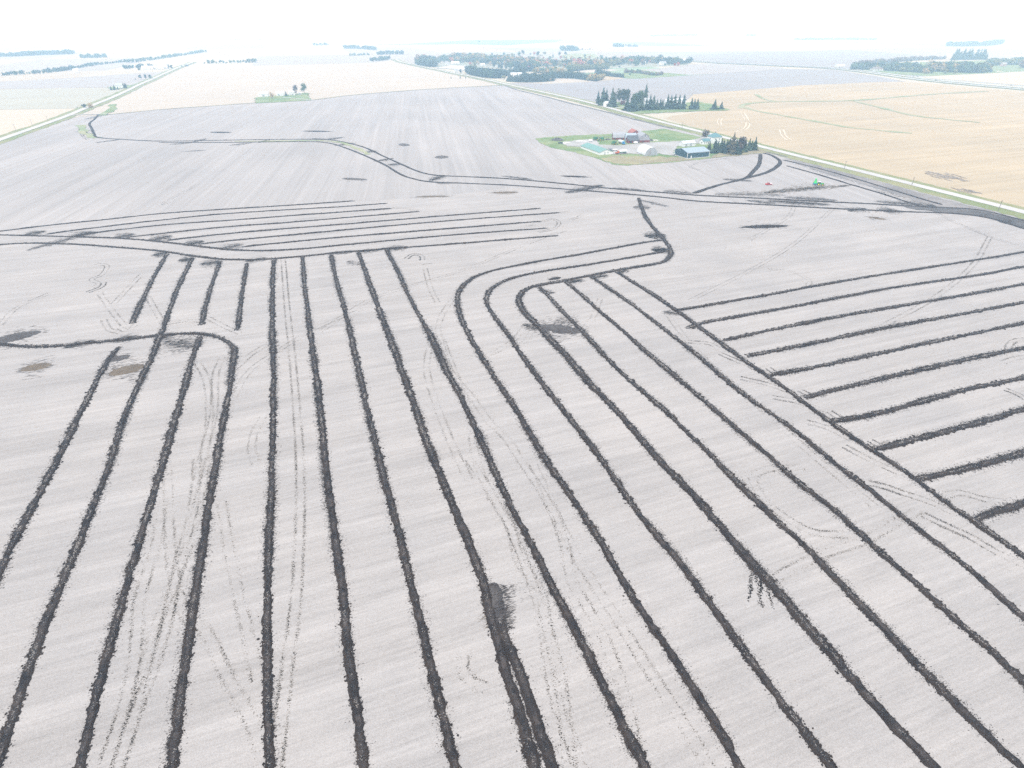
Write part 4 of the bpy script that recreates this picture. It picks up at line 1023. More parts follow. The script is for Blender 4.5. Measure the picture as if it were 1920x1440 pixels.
def belt(px, depth, h, kind, mats, label, spacing=6.0, hvar=0.2, name='tree_belt', wide=1.0):
    """a far wood that reads as one mass"""
    line = resample(smooth_line([P(*p) for p in px], 5.0), lambda d: spacing)[0]
    A = Acc(); mi = []
    Vq = []
    for p in line:
        for j in range(max(1, int(depth / spacing))):
            dirn = p / np.linalg.norm(p)
            c = p + dirn * (j * spacing + rng.uniform(-.4, .4) * spacing) + rng.normal(0, .3 * spacing, 2)
            V, Q = FAR_RAW[kind][rng.integers(len(FAR_RAW[kind]))]
            hh = 1.2 * h * (1 + rng.normal(0, hvar * 1.5)) * (1 + .25 * math.sin(p[0] / 31.0) * math.sin(p[1] / 47.0 + 1)); hh = min(max(hh, .4 * h), 1.9 * h)
            a_ = rng.uniform(0, 6.28)
            W = np.column_stack([(V[:, 0] * math.cos(a_) - V[:, 1] * math.sin(a_)) * hh * wide + c[0], (V[:, 0] * math.sin(a_) + V[:, 1] * math.cos(a_)) * hh * wide + c[1], V[:, 2] * hh + ground_z(*c) - .1])
            A.add(W, Q=Q); mi.append(np.full(len(Q), rng.choice(len(mats), p=None)))
    me = A.mesh(name)
    o = link_mesh(name, me, [M[m_] for m_ in mats])
    mi = np.concatenate(mi)
    if len(mi) == len(me.polygons): me.polygons.foreach_set('material_index', mi.astype(np.int32))
    return tag(o, label, 'wood', kind='stuff')

# conifer row beside the dark shed
G = 'conifers in the row beside the dark green shed'
for (px, b, t, kd, mt, lb, w) in [
    (1329, 283.5, 264, 'conifer', 'needle', 'short green conifer nearest the dark machine shed, in front of the white house', 1.0),
    (1339, 287, 260.5, 'conifer', 'needle', 'green conifer, second in the row from the dark machine shed', .95),
    (1350.5, 286.5, 258.5, 'conifer', 'needle', 'dark narrow conifer with bare stem, third in the row from the machine shed', .9),
    (1360.5, 288, 261, 'conifer', 'needle', 'green conifer pressed against the tallest tree of the row', 1.15),
    (1371, 289.5, 248.5, 'pine', 'needle_brown', 'tallest conifer of the row with a thin brownish top', 1.15),
    (1378, 289, 261, 'conifer', 'needle', 'broad low conifer just beyond the tallest tree of the row', 1.25),
    (1403, 282.5, 259, 'conifer', 'needle', 'dark conifer, last but one in the row, by the road', 1.05),
    (1414, 282, 256, 'conifer', 'needle', 'dark conifer at the road end of the row', 1.0)]:
    tree(px, b, t, kd, mt, 'conifer', lb, 'conifer', G, w)
for (px, b, t, w, lb) in [(1345, 281.5, 264, 1.1, 'green conifer in the second rank behind the narrow dark one'), (1355.5, 282.5, 262, 1.15, 'green conifer in the second rank just before the tallest tree'), (1366, 284, 259, 1.1, 'green conifer leaning against the near side of the tallest tree'), (1384, 283.5, 257, 1.1, 'dark conifer behind the brownish tree of the row'), (1395, 285, 262, 1.1, 'low conifer in the gap past the brownish tree of the row'), (1408, 282.5, 262, 1.2, 'low conifer between the two road end conifers of the row')]:
    tree(px, b, t, 'conifer', 'needle', 'conifer', lb, 'conifer', G, w)
tree(1388.5, 285.5, 253, 'tall', 'leaf_brown', 'brown_tree', 'brownish tree standing between the conifers of the row', 'tree', None, 1.3)
tree(1384, 287, 266, 'round', 'leaf_brown', 'brown_tree', 'low rusty tree squeezed under the conifers of the row', 'tree', None, .9)
tree(1321, 263, 242, 'round', 'leaf_brown', 'brown_tree', 'rusty brown round tree behind the white house with teal roof', 'tree', None, .95)
tree(1393, 287.5, 281, 'bush', 'leaf_olive', 'shrub', 'small yellow green shrub at the foot of the conifer row', 'shrub')

# ringed farmhouse
G = 'tall conifers ringing the far farmhouse'
F2 = [(1121, 195, 170, 'conifer', .85), (1130, 198, 163, 'conifer', .95), (1136, 197, 166, 'pine', 1.0), (1147, 200.5, 164.5, 'conifer', .9), (1151, 201, 172, 'conifer', .9),
      (1175.5, 208, 179, 'conifer', 1.0), (1183, 209, 180, 'conifer', 1.0), (1191, 208, 182, 'conifer', 1.0), (1202, 207.5, 178, 'conifer', .9), (1209, 197, 157, 'conifer', .75),
      (1211, 206.5, 182, 'pine', 1.1), (1217.5, 206.5, 176.5, 'pine', 1.1), (1224.5, 206, 178, 'pine', 1.1), (1231, 206, 185.5, 'pine', 1.3), (1237, 205.5, 184, 'pine', 1.2), (1241, 205.5, 186, 'pine', 1.2),
      (1250.5, 205.5, 176, 'pine', 1.1), (1256.5, 205.5, 177.5, 'pine', 1.1), (1264, 205, 175.5, 'pine', 1.1), (1272, 205, 177, 'pine', 1.1), (1280.5, 205, 176, 'pine', 1.1),
      (1295.5, 205.5, 183, 'pine', 1.1), (1301, 205.5, 185, 'conifer', 1.1), (1306.5, 205.5, 184.5, 'pine', 1.1), (1339, 205.5, 185.5, 'conifer', 1.35), (1352, 205, 190, 'conifer', 1.35)]
lab2 = ['slim conifer on the road side edge of the far farmhouse grove', 'tall dark conifer second from the road in the far farmhouse grove', 'thin conifer leaning on the tall second one in the far farmhouse grove',
        'tall conifer above the white garage of the far farmhouse', 'lower conifer in front of the garage gable of the far farmhouse', 'first dense dark conifer of the front clump at the far farmhouse',
        'second dense dark conifer of the front clump at the far farmhouse', 'third dense dark conifer of the front clump at the far farmhouse', 'fourth dense conifer ending the front clump at the far farmhouse',
        'tallest spire shaped conifer rising behind the far farmhouse', 'thin conifer right in front of the far farmhouse wall', 'first tall thin conifer of the sparse row past the far farmhouse', 'second tall thin conifer of the sparse row past the far farmhouse',
        'first low conifer before the gap in the long white barn', 'second low conifer before the gap in the long white barn', 'third low conifer before the gap in the long white barn',
        'first of five tall thin conifers before the long white barn', 'second of five tall thin conifers before the long white barn', 'middle of five tall thin conifers before the long white barn', 'fourth of five tall thin conifers before the long white barn', 'last of five tall thin conifers before the long white barn',
        'first of three dark conifers on the lawn past the long white barn', 'middle of three dark conifers on the lawn past the long white barn', 'last of three dark conifers on the lawn past the long white barn',
        'broad dark conifer alone at the lawn tip of the far farm', 'smaller broad conifer at the very lawn tip of the far farm']
for (px, b, t, kd, w), lb in zip(F2, lab2):
    tree(px, b, t, kd, 'needle', 'conifer', lb, 'conifer', G, w)
for (px, b, t, kd, mt, lb, w) in [(1160, 197, 166, 'round', 'leaf_dark', 'broad dark green tree behind the white garage, first of the pair', .9), (1168, 197, 165, 'tall', 'leaf_dark', 'dark green tree behind the white garage, second of the pair', 1.2),
    (1175.5, 194, 164.5, 'tall', 'leaf_dark', 'narrow dark tree rising beyond the white garage pair', .95), (1189, 203, 172, 'round', 'leaf_green', 'rounded green tree in the front clump at the far farmhouse', .8), (1196, 203, 168, 'tall', 'leaf_green', 'taller green tree in the front clump at the far farmhouse', 1.2),
    (1201, 201, 165, 'tall', 'leaf_dark', 'dark leafy tree beside the tallest spire at the far farmhouse', .9)]:
    tree(px, b, t, kd, mt, 'leafy_tree', lb, 'tree', None, w)
# crest farm and the farms along the climbing road
tree(510, 184.5, 171, 'bush', 'leaf_tan', 'autumn_bush', 'tan round bush between the two white sheds of the crest farm', 'bush', None, .75)
tree(537, 180.5, 171, 'conifer', 'needle', 'conifer', 'small dark conifer between the white buildings of the crest farm', 'conifer', None, 1.3)
tree(556, 179, 157, 'tall', 'twigs', 'bare_tree', 'pale bare pointed tree at the crest farm', 'tree', None, 1.1)
tree(571, 176.5, 155, 'round', 'leaf_green', 'leafy_tree', 'round green tree on a bare stem at the end of the crest farm', 'tree', None, .9)
for (px, b, t, kd, mt, nm, lb, w) in [
    (159, 202.5, 192.5, 'bush', 'leaf_dark', 'leafy_tree', 'dark round tree at the roadside, beside a tan one', 1.0), (170, 202.5, 191.5, 'bush', 'leaf_tan', 'autumn_tree', 'tan rounded tree at the roadside, beside a dark one', 1.0),
    (145, 202, 199.5, 'bush', 'leaf_rust', 'shrub', 'tiny shrub standing off from the dark and tan roadside trees', 1.0),
    (209, 169, 161, 'conifer', 'needle', 'conifer', 'first small spruce beside the white roadside farmhouse', 1.1), (215.5, 168.7, 158.5, 'conifer', 'needle', 'conifer', 'middle and tallest small spruce beside the white roadside farmhouse', 1.0), (221, 168, 162, 'conifer', 'needle', 'conifer', 'last small spruce beside the white roadside farmhouse', 1.2),
    (236, 166.5, 154.5, 'bush', 'leaf_dark', 'leafy_tree', 'dark round tree behind the white roadside farmhouse', .8),
    (264, 149, 139.5, 'round', 'leaf_dark', 'leafy_tree', 'first of three dark trees in the gap by the climbing road', 1.1), (273.5, 149, 138.7, 'tall', 'leaf_dark', 'leafy_tree', 'middle of three dark trees in the gap by the climbing road', 1.4), (282.5, 149, 139, 'round', 'leaf_dark', 'leafy_tree', 'last of three dark trees in the gap by the climbing road', 1.1),
    (254, 149.5, 146.5, 'bush', 'leaf_dark', 'shrub', 'tiny shrub beside the three dark trees by the climbing road', 1.0)]:
    tree(px, b, t, kd, mt, nm, lb, 'shrub' if nm == 'shrub' else 'tree', None, w)

# far farm at the top of the climbing road
for (px, b, h, w) in [(262, 133, 11, 1.0), (281, 127, 14, 1.0), (287, 127, 12, 1.0), (294, 127.5, 10, 1.0), (303, 128, 9, 1.0), (309, 128, 10, 1.0), (315, 129, 15, .9), (322, 129, 12, .9)]:
    far_tree(px, b, h, 'round', 'leaf_dark', 'farm_tree', 'dark tree round the row of white buildings at the top of the climbing road', 'trees of the far farm at the top of the climbing road', wide=w)
far_tree(341, 125.5, 5, 'round', 'leaf_dark', 'shrub', 'small dark shrub where the climbing road vanishes', None, 'shrub', 1.2)
far_tree(351, 125, 7, 'round', 'leaf_dark', 'shrub', 'wide dark shrub just past where the climbing road vanishes', None, 'shrub', 2.0)

# town
belt([(878, 139), (900, 144), (925, 147), (938, 147)], 90, 11, 'round', ['leaf_dark', 'needle', 'leaf_green'], 'dense dark green wood at the town edge beside the road', 7.0)
belt([(938, 144), (958, 142), (980, 141)], 60, 10, 'round', ['leaf_dark', 'needle'], 'dense dark wood behind the white roofed barn', 7.0)
belt([(953, 153), (980, 154.5), (1010, 154), (1036, 152)], 28, 11, 'conifer', ['needle', 'leaf_dark'], 'row of dark pines in front of the white roofed barn', 5.0, .12)
belt([(983, 146), (1010, 148), (1036, 150)], 30, 10, 'round', ['needle', 'leaf_dark', 'leaf_green'], 'dark pine belt behind the white roofed barn', 6.0)
belt([(966, 133.5), (985, 134.5), (999, 134)], 40, 11, 'round', ['leaf_dark', 'needle'], 'short dark grove in the middle of the town wood', 7.0)
belt([(1020, 147), (1050, 147), (1075, 147.5), (1100, 150.5), (1118, 152.5)], 30, 10, 'conifer', ['needle', 'leaf_dark', 'needle'], 'long dark pine belt bordering the tan stubble strip', 5.0, .12)
belt([(1103, 151.5), (1115, 152), (1128, 149.5)], 24, 9, 'round', ['leaf_tan', 'leaf_olive'], 'tan autumn trees ending the long pine belt', 6.0)
belt([(1002, 137.5), (1025, 137.5), (1060, 138)], 55, 9, 'round', ['leaf_olive', 'leaf_tan', 'leaf_green'], 'olive green brushwood behind the long pine belt', 7.0)
belt([(1067, 134.5), (1095, 131.5), (1140, 129)], 32, 10, 'round', ['leaf_olive', 'leaf_green', 'leaf_olive'], 'olive green tree row below the town houses', 6.0)
belt([(1117, 139), (1135, 142.5), (1168, 146)], 24, 9, 'conifer', ['needle', 'leaf_dark'], 'short slanting dark pine belt beside the pasture', 5.0, .1)
belt([(1172, 137), (1200, 138), (1225, 142), (1239, 141.5)], 18, 7, 'round', ['twigs', 'leaf_rust', 'leaf_green'], 'brownish hedge trees behind the green pasture', 6.0)
belt([(783, 122), (800, 125), (816, 126)], 90, 12, 'round', ['leaf_dark', 'leaf_green', 'needle'], 'dark grove where the gravel road meets the town', 7.0)
belt([(852, 114.5), (900, 118), (955, 123.5), (1005, 128)], 330, 11, 'round', ['leaf_green', 'leaf_dark', 'leaf_olive', 'leaf_green', 'leaf_dark', 'leaf_tan', 'leaf_rust'], 'mixed green and autumn trees filling the middle of the town', 15.0, .2, wide=1.15)
belt([(1005, 123), (1060, 125.5), (1120, 124), (1180, 121)], 200, 11, 'round', ['leaf_green', 'leaf_dark', 'leaf_olive', 'leaf_tan', 'leaf_red', 'leaf_dark'], 'mixed green and autumn trees behind the olive tree row', 17.0, .2, wide=1.1)
belt([(1185, 116), (1230, 119), (1285, 121)], 120, 11, 'round', ['leaf_green', 'leaf_dark', 'leaf_olive', 'leaf_dark'], 'green trees between the houses at the town end', 20.0, .2, wide=1.1)
belt([(790, 117), (830, 115), (860, 114)], 150, 10, 'round', ['leaf_green', 'leaf_dark', 'leaf_tan', 'leaf_dark'], 'green trees behind the white gravel lot of the town', 15.0, .2, wide=1.1)
TOWN = ['leaf_dark', 'leaf_green', 'leaf_dark', 'needle', 'leaf_dark', 'leaf_olive', 'leaf_green', 'leaf_green', 'leaf_tan', 'leaf_red', 'leaf_tan', 'leaf_rust']
tl = {'leaf_dark': 'distant dark green tree among the small town houses', 'leaf_green': 'distant mid green tree among the small town houses', 'needle': 'distant dark conifer among the small town houses', 'leaf_olive': 'distant olive tree among the small town houses',
      'leaf_tan': 'distant yellowish autumn tree among the small town houses', 'leaf_red': 'distant red autumn tree among the small town houses', 'twigs': 'distant pale bare tree among the small town houses', 'leaf_rust': 'distant rusty brown tree among the small town houses'}
def top_edge(x): return np.interp(x, [775, 850, 950, 1050, 1150, 1200, 1290], [112, 107, 103, 103, 108, 110, 114])
def bot_edge(x): return np.interp(x, [775, 830, 850, 880, 960, 1060, 1100, 1150, 1290], [118, 121, 117, 126, 131, 130, 127, 125, 121])
n_ = 0
while n_ < 295:
    x = random.uniform(778, 1288)
    y = random.uniform(top_edge(x), bot_edge(x))
    if 1050 < x < 1125 and 101 < y < 111 and random.random() < .75: continue
    if 1140 < x < 1300 and random.random() < .35: continue
    m_ = random.choice(TOWN)
    far_tree(x, y, random.choice((8, 10, 12, 14, 16, 19)) * random.uniform(.85, 1.15), 'conifer' if m_ == 'needle' else 'round', m_, 'town_tree', tl[m_], 'trees scattered through the small town', wide=random.uniform(.8, 1.1))
    n_ += 1
for (px, b, h, m_, lb) in [(1199, 117, 20, 'leaf_dark', 'big dark tree, first of the two joined at the town edge'), (1207, 116.5, 22, 'leaf_dark', 'big dark tree, second of the two joined at the town edge'), (1222, 114, 19, 'leaf_dark', 'big dark tree in the middle of the town edge group'), (1231, 114.5, 17, 'leaf_dark', 'big dark tree just before the pink house trees'),
    (1238, 115, 15, 'leaf_dark', 'smaller dark tree at the end of the town edge group'), (1253, 122, 18, 'leaf_dark', 'first big dark tree behind the red twins at the town end'), (1262, 122, 20, 'leaf_dark', 'middle big dark tree behind the red twins at the town end'), (1271, 122, 19, 'leaf_dark', 'last big dark tree behind the red twins at the town end'),
    (1209, 118.5, 11, 'leaf_red', 'first bright red tree of the pair before the dark town trees'), (1217, 118.5, 12, 'leaf_red', 'second bright red tree of the pair before the dark town trees'), (1265, 124, 11, 'leaf_red', 'first red tree of the twins at the town end'), (1271.5, 124, 13, 'leaf_red', 'second red tree of the twins at the town end'),
    (1292, 120, 12, 'leaf_green', 'lone pale green tree just past the town end'), (1247, 124, 10, 'leaf_green', 'pale green tree before the white gabled town house'), (1161, 127.5, 8, 'leaf_dark', 'dark round tree alone on the lawn below the town'), (864, 137, 11, 'leaf_dark', 'dark round tree beside the white house at the town road'),
    (863, 147, 8, 'needle', 'dark conifer on the field side of the town road'), (873, 147, 6, 'needle', 'second smaller dark conifer on the field side of the town road'), (846, 147.5, 4, 'leaf_green', 'low green bush on the field side of the town road'), (944, 149.5, 12, 'leaf_olive', 'rounded olive tree at the road end of the pine row'),
    (1178, 135, 9, 'needle', 'pointed dark conifer above the green pasture'), (1138, 131.5, 7, 'needle', 'small dark conifer at the end of the olive tree row'), (1181, 141, 7, 'leaf_green', 'pale green bush at the pasture corner'), (1024, 152.5, 9, 'leaf_tan', 'tan autumn tree ending the dark pine row'), (1031, 152.5, 8, 'leaf_tan', 'second tan autumn tree ending the dark pine row'),
    (1001, 148, 9, 'leaf_olive', 'yellowish tree standing out of the dark pine row')]:
    far_tree(px, b, h, 'conifer' if m_ == 'needle' else 'round', m_, 'town_tree', lb, None, wide=1.0)

# wooded acreage beyond the highway
belt([(1600, 131), (1640, 132), (1690, 134), (1740, 138)], 120, 13, 'round', ['leaf_dark', 'needle', 'leaf_green', 'leaf_olive', 'leaf_green'], 'deep dark wood behind the hip roofed white building', 9.0)
belt([(1740, 134), (1790, 136), (1830, 137), (1850, 136)], 160, 13, 'round', ['leaf_dark', 'leaf_green', 'leaf_olive', 'leaf_green', 'leaf_tan'], 'deep green wood in the middle of the acreage', 9.0)
belt([(1850, 124), (1890, 122), (1940, 122), (2010, 124)], 160, 12, 'round', ['leaf_dark', 'leaf_green', 'twigs', 'leaf_olive'], 'green and grey wood round the farthest acreage houses', 9.0)
belt([(1788, 113), (1800, 112), (1825, 112), (1845, 112)], 50, 21, 'conifer', ['needle', 'leaf_dark', 'leaf_dark'], 'cluster of tall ragged conifers topping the wooded acreage', 9.0, .25)
belt([(1610, 122), (1660, 118), (1710, 114), (1770, 111)], 30, 9, 'round', ['twigs', 'leaf_rust', 'twigs'], 'pale bare brush along the back of the wooded acreage', 8.0)
belt([(1916, 128), (1960, 127), (2000, 128)], 60, 15, 'round', ['leaf_rust', 'twigs', 'leaf_tan'], 'brown autumn wood at the picture edge of the acreage', 8.0)
oa = 0
for (px, b, h, m_, lb) in [(1667, 133, 11, 'leaf_olive', 'olive rounded tree, first past the hip roofed white building'), (1678, 133.5, 9, 'leaf_green', 'low green tree, second past the hip roofed white building'), (1691, 135, 14, 'leaf_olive', 'broad olive tree, third past the hip roofed white building'), (1701, 135, 12, 'leaf_olive', 'olive tree, fourth past the hip roofed white building'),
    (1712, 137, 12, 'leaf_dark', 'dark tree before the bright grey roofs of the acreage'), (1732, 138.5, 16, 'leaf_tan', 'tall tan tree in the front row of the acreage'), (1739, 138.5, 11, 'leaf_tan', 'lower tan tree beside the tall tan one of the acreage'), (1755, 128.5, 12, 'leaf_tan', 'tan tree above the low white shed of the acreage'),
    (1772, 138.5, 15, 'leaf_olive', 'olive rounded tree in the front row past the low white shed'), (1790, 139, 15, 'leaf_olive', 'last olive rounded tree of the front row by the green lawn')]:
    far_tree(px, b, h, 'round', m_, 'yard_tree', lb, 'front row of trees at the wooded acreage', wide=1.05)

# far tree lines fading into the haze
for i, (px, dp, h, mats, lb) in enumerate([
    ([(-200, 110), (0, 107), (60, 104.5), (135, 101.5)], 120, 16, ['leaf_dark', 'leaf_green'], 'long faint wood on the horizon side of the far valley'),
    ([(152, 109), (175, 109), (198, 108)], 60, 14, ['leaf_green'], 'short faint wood past the end of the long far one'),
    ([(0, 143), (40, 140), (90, 137), (140, 129), (185, 122), (240, 116)], 30, 9, ['leaf_dark', 'leaf_green'], 'winding tree line along the far creek'),
    ([(86, 136), (110, 134), (130, 132)], 60, 12, ['leaf_dark'], 'thicker grove in the winding far creek line'),
    ([(234, 130), (262, 127)], 40, 11, ['leaf_dark', 'leaf_green'], 'grove at the end of the far white farm row'),
    ([(240, 118), (260, 116), (285, 113), (330, 106), (385, 98)], 30, 11, ['leaf_green'], 'faint tree line running up to the horizon from the far white farm'),
    ([(384, 119.5), (420, 119), (450, 118), (476, 117.5)], 30, 12, ['leaf_dark', 'leaf_green'], 'blue tree row standing alone at the back of the pinkish stubble'),
    ([(590, 85.5), (615, 85)], 30, 14, ['leaf_green'], 'tiny faint grove high over the pinkish stubble'),
    ([(645, 91), (675, 92), (702, 94)], 80, 16, ['leaf_green', 'leaf_dark'], 'faint wood beyond the top of the gravel road'),
    ([(655, 105), (692, 103.5)], 40, 10, ['leaf_green'], 'very faint wood on the slope before the top of the gravel road'),
    ([(698, 115), (712, 114), (727, 112)], 60, 12, ['leaf_dark', 'leaf_green'], 'blue grove at the top of the gravel road'),
    ([(709, 103), (735, 102), (755, 102)], 60, 14, ['leaf_dark', 'leaf_green'], 'blue grove just behind the top of the gravel road'),
    ([(1052, 95), (1065, 95.5), (1082, 95)], 90, 22, ['leaf_dark', 'leaf_green'], 'rounded blue wood behind the town park'),
    ([(1086, 94), (1112, 93)], 20, 8, ['twigs', 'leaf_rust'], 'thin brown hedge trailing from the rounded blue wood'),
    ([(1150, 88.5), (1167, 88.5)], 60, 20, ['leaf_dark', 'leaf_green'], 'small blue grove on the pale slope beyond the town'),
    ([(1176, 88), (1194, 88)], 40, 14, ['leaf_dark', 'twigs'], 'second smaller grove on the pale slope beyond the town'),
    ([(895, 80), (900, 80)], 40, 16, ['leaf_green'], 'tiny faint clump at the edge of the winter wheat'),
    ([(1220, 68), (1260, 67.5), (1306, 67)], 100, 16, ['leaf_green'], 'faint long wood near the horizon above the highway start'),
    ([(1400, 68), (1416, 68)], 80, 20, ['leaf_green'], 'faint clump near the horizon above the brown hill'),
    ([(1492, 75), (1540, 75), (1590, 75), (1640, 75.5)], 90, 17, ['leaf_green', 'leaf_dark'], 'long faint tree row near the horizon above the grey hill'),
    ([(1776, 87), (1810, 87), (1850, 86), (1876, 83)], 160, 24, ['leaf_dark', 'leaf_green'], 'oblong blue wood island in the pale plain'),
    ([(1810, 51.5), (1845, 51.5)], 120, 18, ['leaf_green'], 'last trace of a wood under the white sky')]):
    belt(px, dp, h * .66, 'round', mats, lb, spacing=11.0 if h < 15 else 14.0, hvar=.3)

# ------------------------------------------------------------------ buildings
WHITE = plain_mat('white_paint', (0.72, 0.73, 0.73), 0.6, 0.06)
WHITE_METAL = plain_mat('white_ribbed_metal', (0.66, 0.67, 0.68), 0.45, 0.08, 0.5, 0.0, ('X', 0.4))
GREEN_METAL = plain_mat('dark_green_ribbed_metal', (0.035, 0.075, 0.095), 0.5, 0.10, 0.5, 0.0, ('X', 0.4))
PALE_ROOF = plain_mat('pale_galvanised_roof', (0.30, 0.37, 0.43), 0.45, 0.10, 0.4, 0.0, ('X', 0.4))
TEAL_ROOF = plain_mat('faded_green_roof', (0.16, 0.30, 0.27), 0.55, 0.12, 0.4, 0.0, ('X', 0.5))
HOUSE_ROOF = plain_mat('teal_shingles', (0.12, 0.23, 0.25), 0.8, 0.15, 1.0)
GREY_BOARD = plain_mat('weathered_boards', (0.30, 0.30, 0.31), 0.85, 0.25, 0.7)
GREY_ROOF = plain_mat('mottled_grey_shingles', (0.33, 0.34, 0.36), 0.85, 0.35, 0.35)
DARK_ROOF = plain_mat('dark_grey_shingles', (0.10, 0.11, 0.12), 0.8, 0.35, 0.4)
RED_WALL = plain_mat('barn_red_boards', (0.20, 0.055, 0.045), 0.85, 0.3, 0.6)
RED_ROOF = plain_mat('rusty_red_roof', (0.36, 0.14, 0.12), 0.75, 0.35, 0.3)
BROWN_ROOF = plain_mat('brown_shingles', (0.19, 0.16, 0.15), 0.85, 0.15, 0.6)
DARK = plain_mat('dark_opening', (0.03, 0.035, 0.04), 0.4, 0.05)
GLASS = plain_mat('window_glass', (0.05, 0.065, 0.08), 0.15, 0.03)
CONCRETE = plain_mat('concrete', (0.52, 0.51, 0.49), 0.9, 0.1)
DOOR_GREY = plain_mat('grey_sliding_door', (0.34, 0.36, 0.38), 0.6, 0.12, 0.4, 0.0, ('Y', 0.8))

def profile(style, W, h, r):
    w = W / 2
    if style == 'gable': return [(-w, h), (0, h + r), (w, h)]
    if style == 'gambrel': return [(-w, h), (-w * .68, h + r * .62), (0, h + r), (w * .68, h + r * .62), (w, h)]
    if style == 'arch': return [(-w * math.cos(math.pi * k / 12), h + r * math.sin(math.pi * k / 12)) for k in range(13)]

def building(name, label, cat, centre, yaw, L, W, h, r, style='gable', wall=WHITE, roof=GREY_ROOF, eave=0.4, group=None, doors=(), windows=(), trim=None, slab=False, chimney=None):
    """long axis along local x; doors and windows: (side, offset along side, width, height, sill) with side front -y, back +y, start -x, end +x"""
    z = ground_z(*centre)
    k = max(1.0, math.hypot(*centre) / 200) * .16
    root = empty(name, (centre[0], centre[1], z + k - .02), yaw)
    tag(root, label, cat, group)
    bm = bmesh.new()
    if style == 'hip':
        box(bm, -L / 2, L / 2, -W / 2, W / 2, -.6, h)
        bm_obj('wall', bm, wall, root)
        bm = bmesh.new()
        e_ = eave
        rl = max(0.0, (L - W) / 2)
        v = [bm.verts.new(p) for p in ((-L / 2 - e_, -W / 2 - e_, h), (L / 2 + e_, -W / 2 - e_, h), (L / 2 + e_, W / 2 + e_, h), (-L / 2 - e_, W / 2 + e_, h),
             (-L / 2 - e_, -W / 2 - e_, h + .2), (L / 2 + e_, -W / 2 - e_, h + .2), (L / 2 + e_, W / 2 + e_, h + .2), (-L / 2 - e_, W / 2 + e_, h + .2), (-rl - .3, 0, h + r), (rl + .3, 0, h + r))]
        for f in ((3, 2, 1, 0), (0, 1, 5, 4), (1, 2, 6, 5), (2, 3, 7, 6), (3, 0, 4, 7), (4, 5, 9, 8), (6, 7, 8, 9), (5, 6, 9), (7, 4, 8)):
            bm.faces.new([v[i] for i in f])
        ro = bm_obj('roof', bm, roof, root)
    else:
        pf = profile(style, W, h, r)
        if style == 'arch': pf = [(y, max(zz, 0.0)) for y, zz in pf]
        poly = [(-W / 2, -.6)] + [(y * .995, zz - .06) for y, zz in pf] + [(W / 2, -.6)]
        va = [bm.verts.new((-L / 2, y, zz)) for y, zz in poly]; vb = [bm.verts.new((L / 2, y, zz)) for y, zz in poly]
        n = len(poly)
        for i in range(n):
            bm.faces.new((va[i], va[(i + 1) % n], vb[(i + 1) % n], vb[i]))
        bm.faces.new(va[::-1]); bm.faces.new(vb)
        bm_obj('wall', bm, wall, root)
        bm = bmesh.new()
        e_ = eave
        q = [list(p) for p in pf]
        if style != 'arch':
            for a_, b_ in ((0, 1), (-1, -2)):
                d = np.array(q[a_]) - np.array(q[b_]); d /= np.linalg.norm(d)
                q[a_] = list(np.array(q[a_]) + d * e_)
        lo = [bm.verts.new((s * (L / 2 + e_), y, zz + .02)) for s in (-1, 1) for y, zz in q]
        up = [bm.verts.new((s * (L / 2 + e_), y * 1.01, zz + .2)) for s in (-1, 1) for y, zz in q]
        m_ = len(q)
        for i in range(m_ - 1):
            bm.faces.new((lo[i], lo[i + 1], lo[m_ + i + 1], lo[m_ + i])); bm.faces.new((up[i], up[m_ + i], up[m_ + i + 1], up[i + 1]))
            bm.faces.new((lo[i], up[i], up[i + 1], lo[i + 1])); bm.faces.new((lo[m_ + i], lo[m_ + i + 1], up[m_ + i + 1], up[m_ + i]))
        for i in (0, m_ - 1):
            bm.faces.new((lo[i], lo[m_ + i], up[m_ + i], up[i]))
        ro = bm_obj('roof', bm, roof, root)
    if chimney:
        bm = bmesh.new(); box(bm, chimney[0] - .35, chimney[0] + .35, chimney[1] - .35, chimney[1] + .35, h + r * .3, h + r + .9)
        bm_obj('chimney', bm, RED_WALL, ro)
    def opening(nm, side, o, w, hh, sill, mat, proud, par=root):
        bm = bmesh.new()
        if side in ('front', 'back'):
            y0 = -W / 2 if side == 'front' else W / 2
            s = -1 if side == 'front' else 1
            box(bm, o - w / 2, o + w / 2, min(y0, y0 + s * proud), max(y0, y0 + s * proud), sill, sill + hh)
        else:
            x0 = -L / 2 if side == 'start' else L / 2
            s = -1 if side == 'start' else 1
            box(bm, min(x0, x0 + s * proud), max(x0, x0 + s * proud), o - w / 2, o + w / 2, sill, sill + hh)
        return bm_obj(nm, bm, mat, par)
    for (side, o, w, hh, mat) in doors: opening('door', side, o, w, hh, 0, mat, .09)
    for (side, o, w, hh, sill) in windows:
        wnd = opening('window', side, o, w, hh, sill, GLASS, .07)
        opening('sill', side, o, w + .3, .12, sill - .14, WHITE, .14, wnd)
    if trim:
        for sx in (-1, 1):
            for sy in (-1, 1):
                bm = bmesh.new(); box(bm, sx * L / 2 - .16, sx * L / 2 + .16, sy * W / 2 - .16, sy * W / 2 + .16, 0, h - .05)
                bm_obj('corner_trim', bm, trim, root)
        for s in ('front', 'back'):
            y0 = -W / 2 if s == 'front' else W / 2
            bm = bmesh.new(); box(bm, -L / 2 + .2, L / 2 - .2, y0 - .08, y0 + .08, h - .5, h - .12)
            bm_obj('eave_trim', bm, trim, root)
    if slab:
        bm = bmesh.new(); box(bm, -L / 2 - .9, L / 2 + .9, -W / 2 - .9, W / 2 + .9, -.5, .12); bm_obj('foundation', bm, CONCRETE, root)
    return root

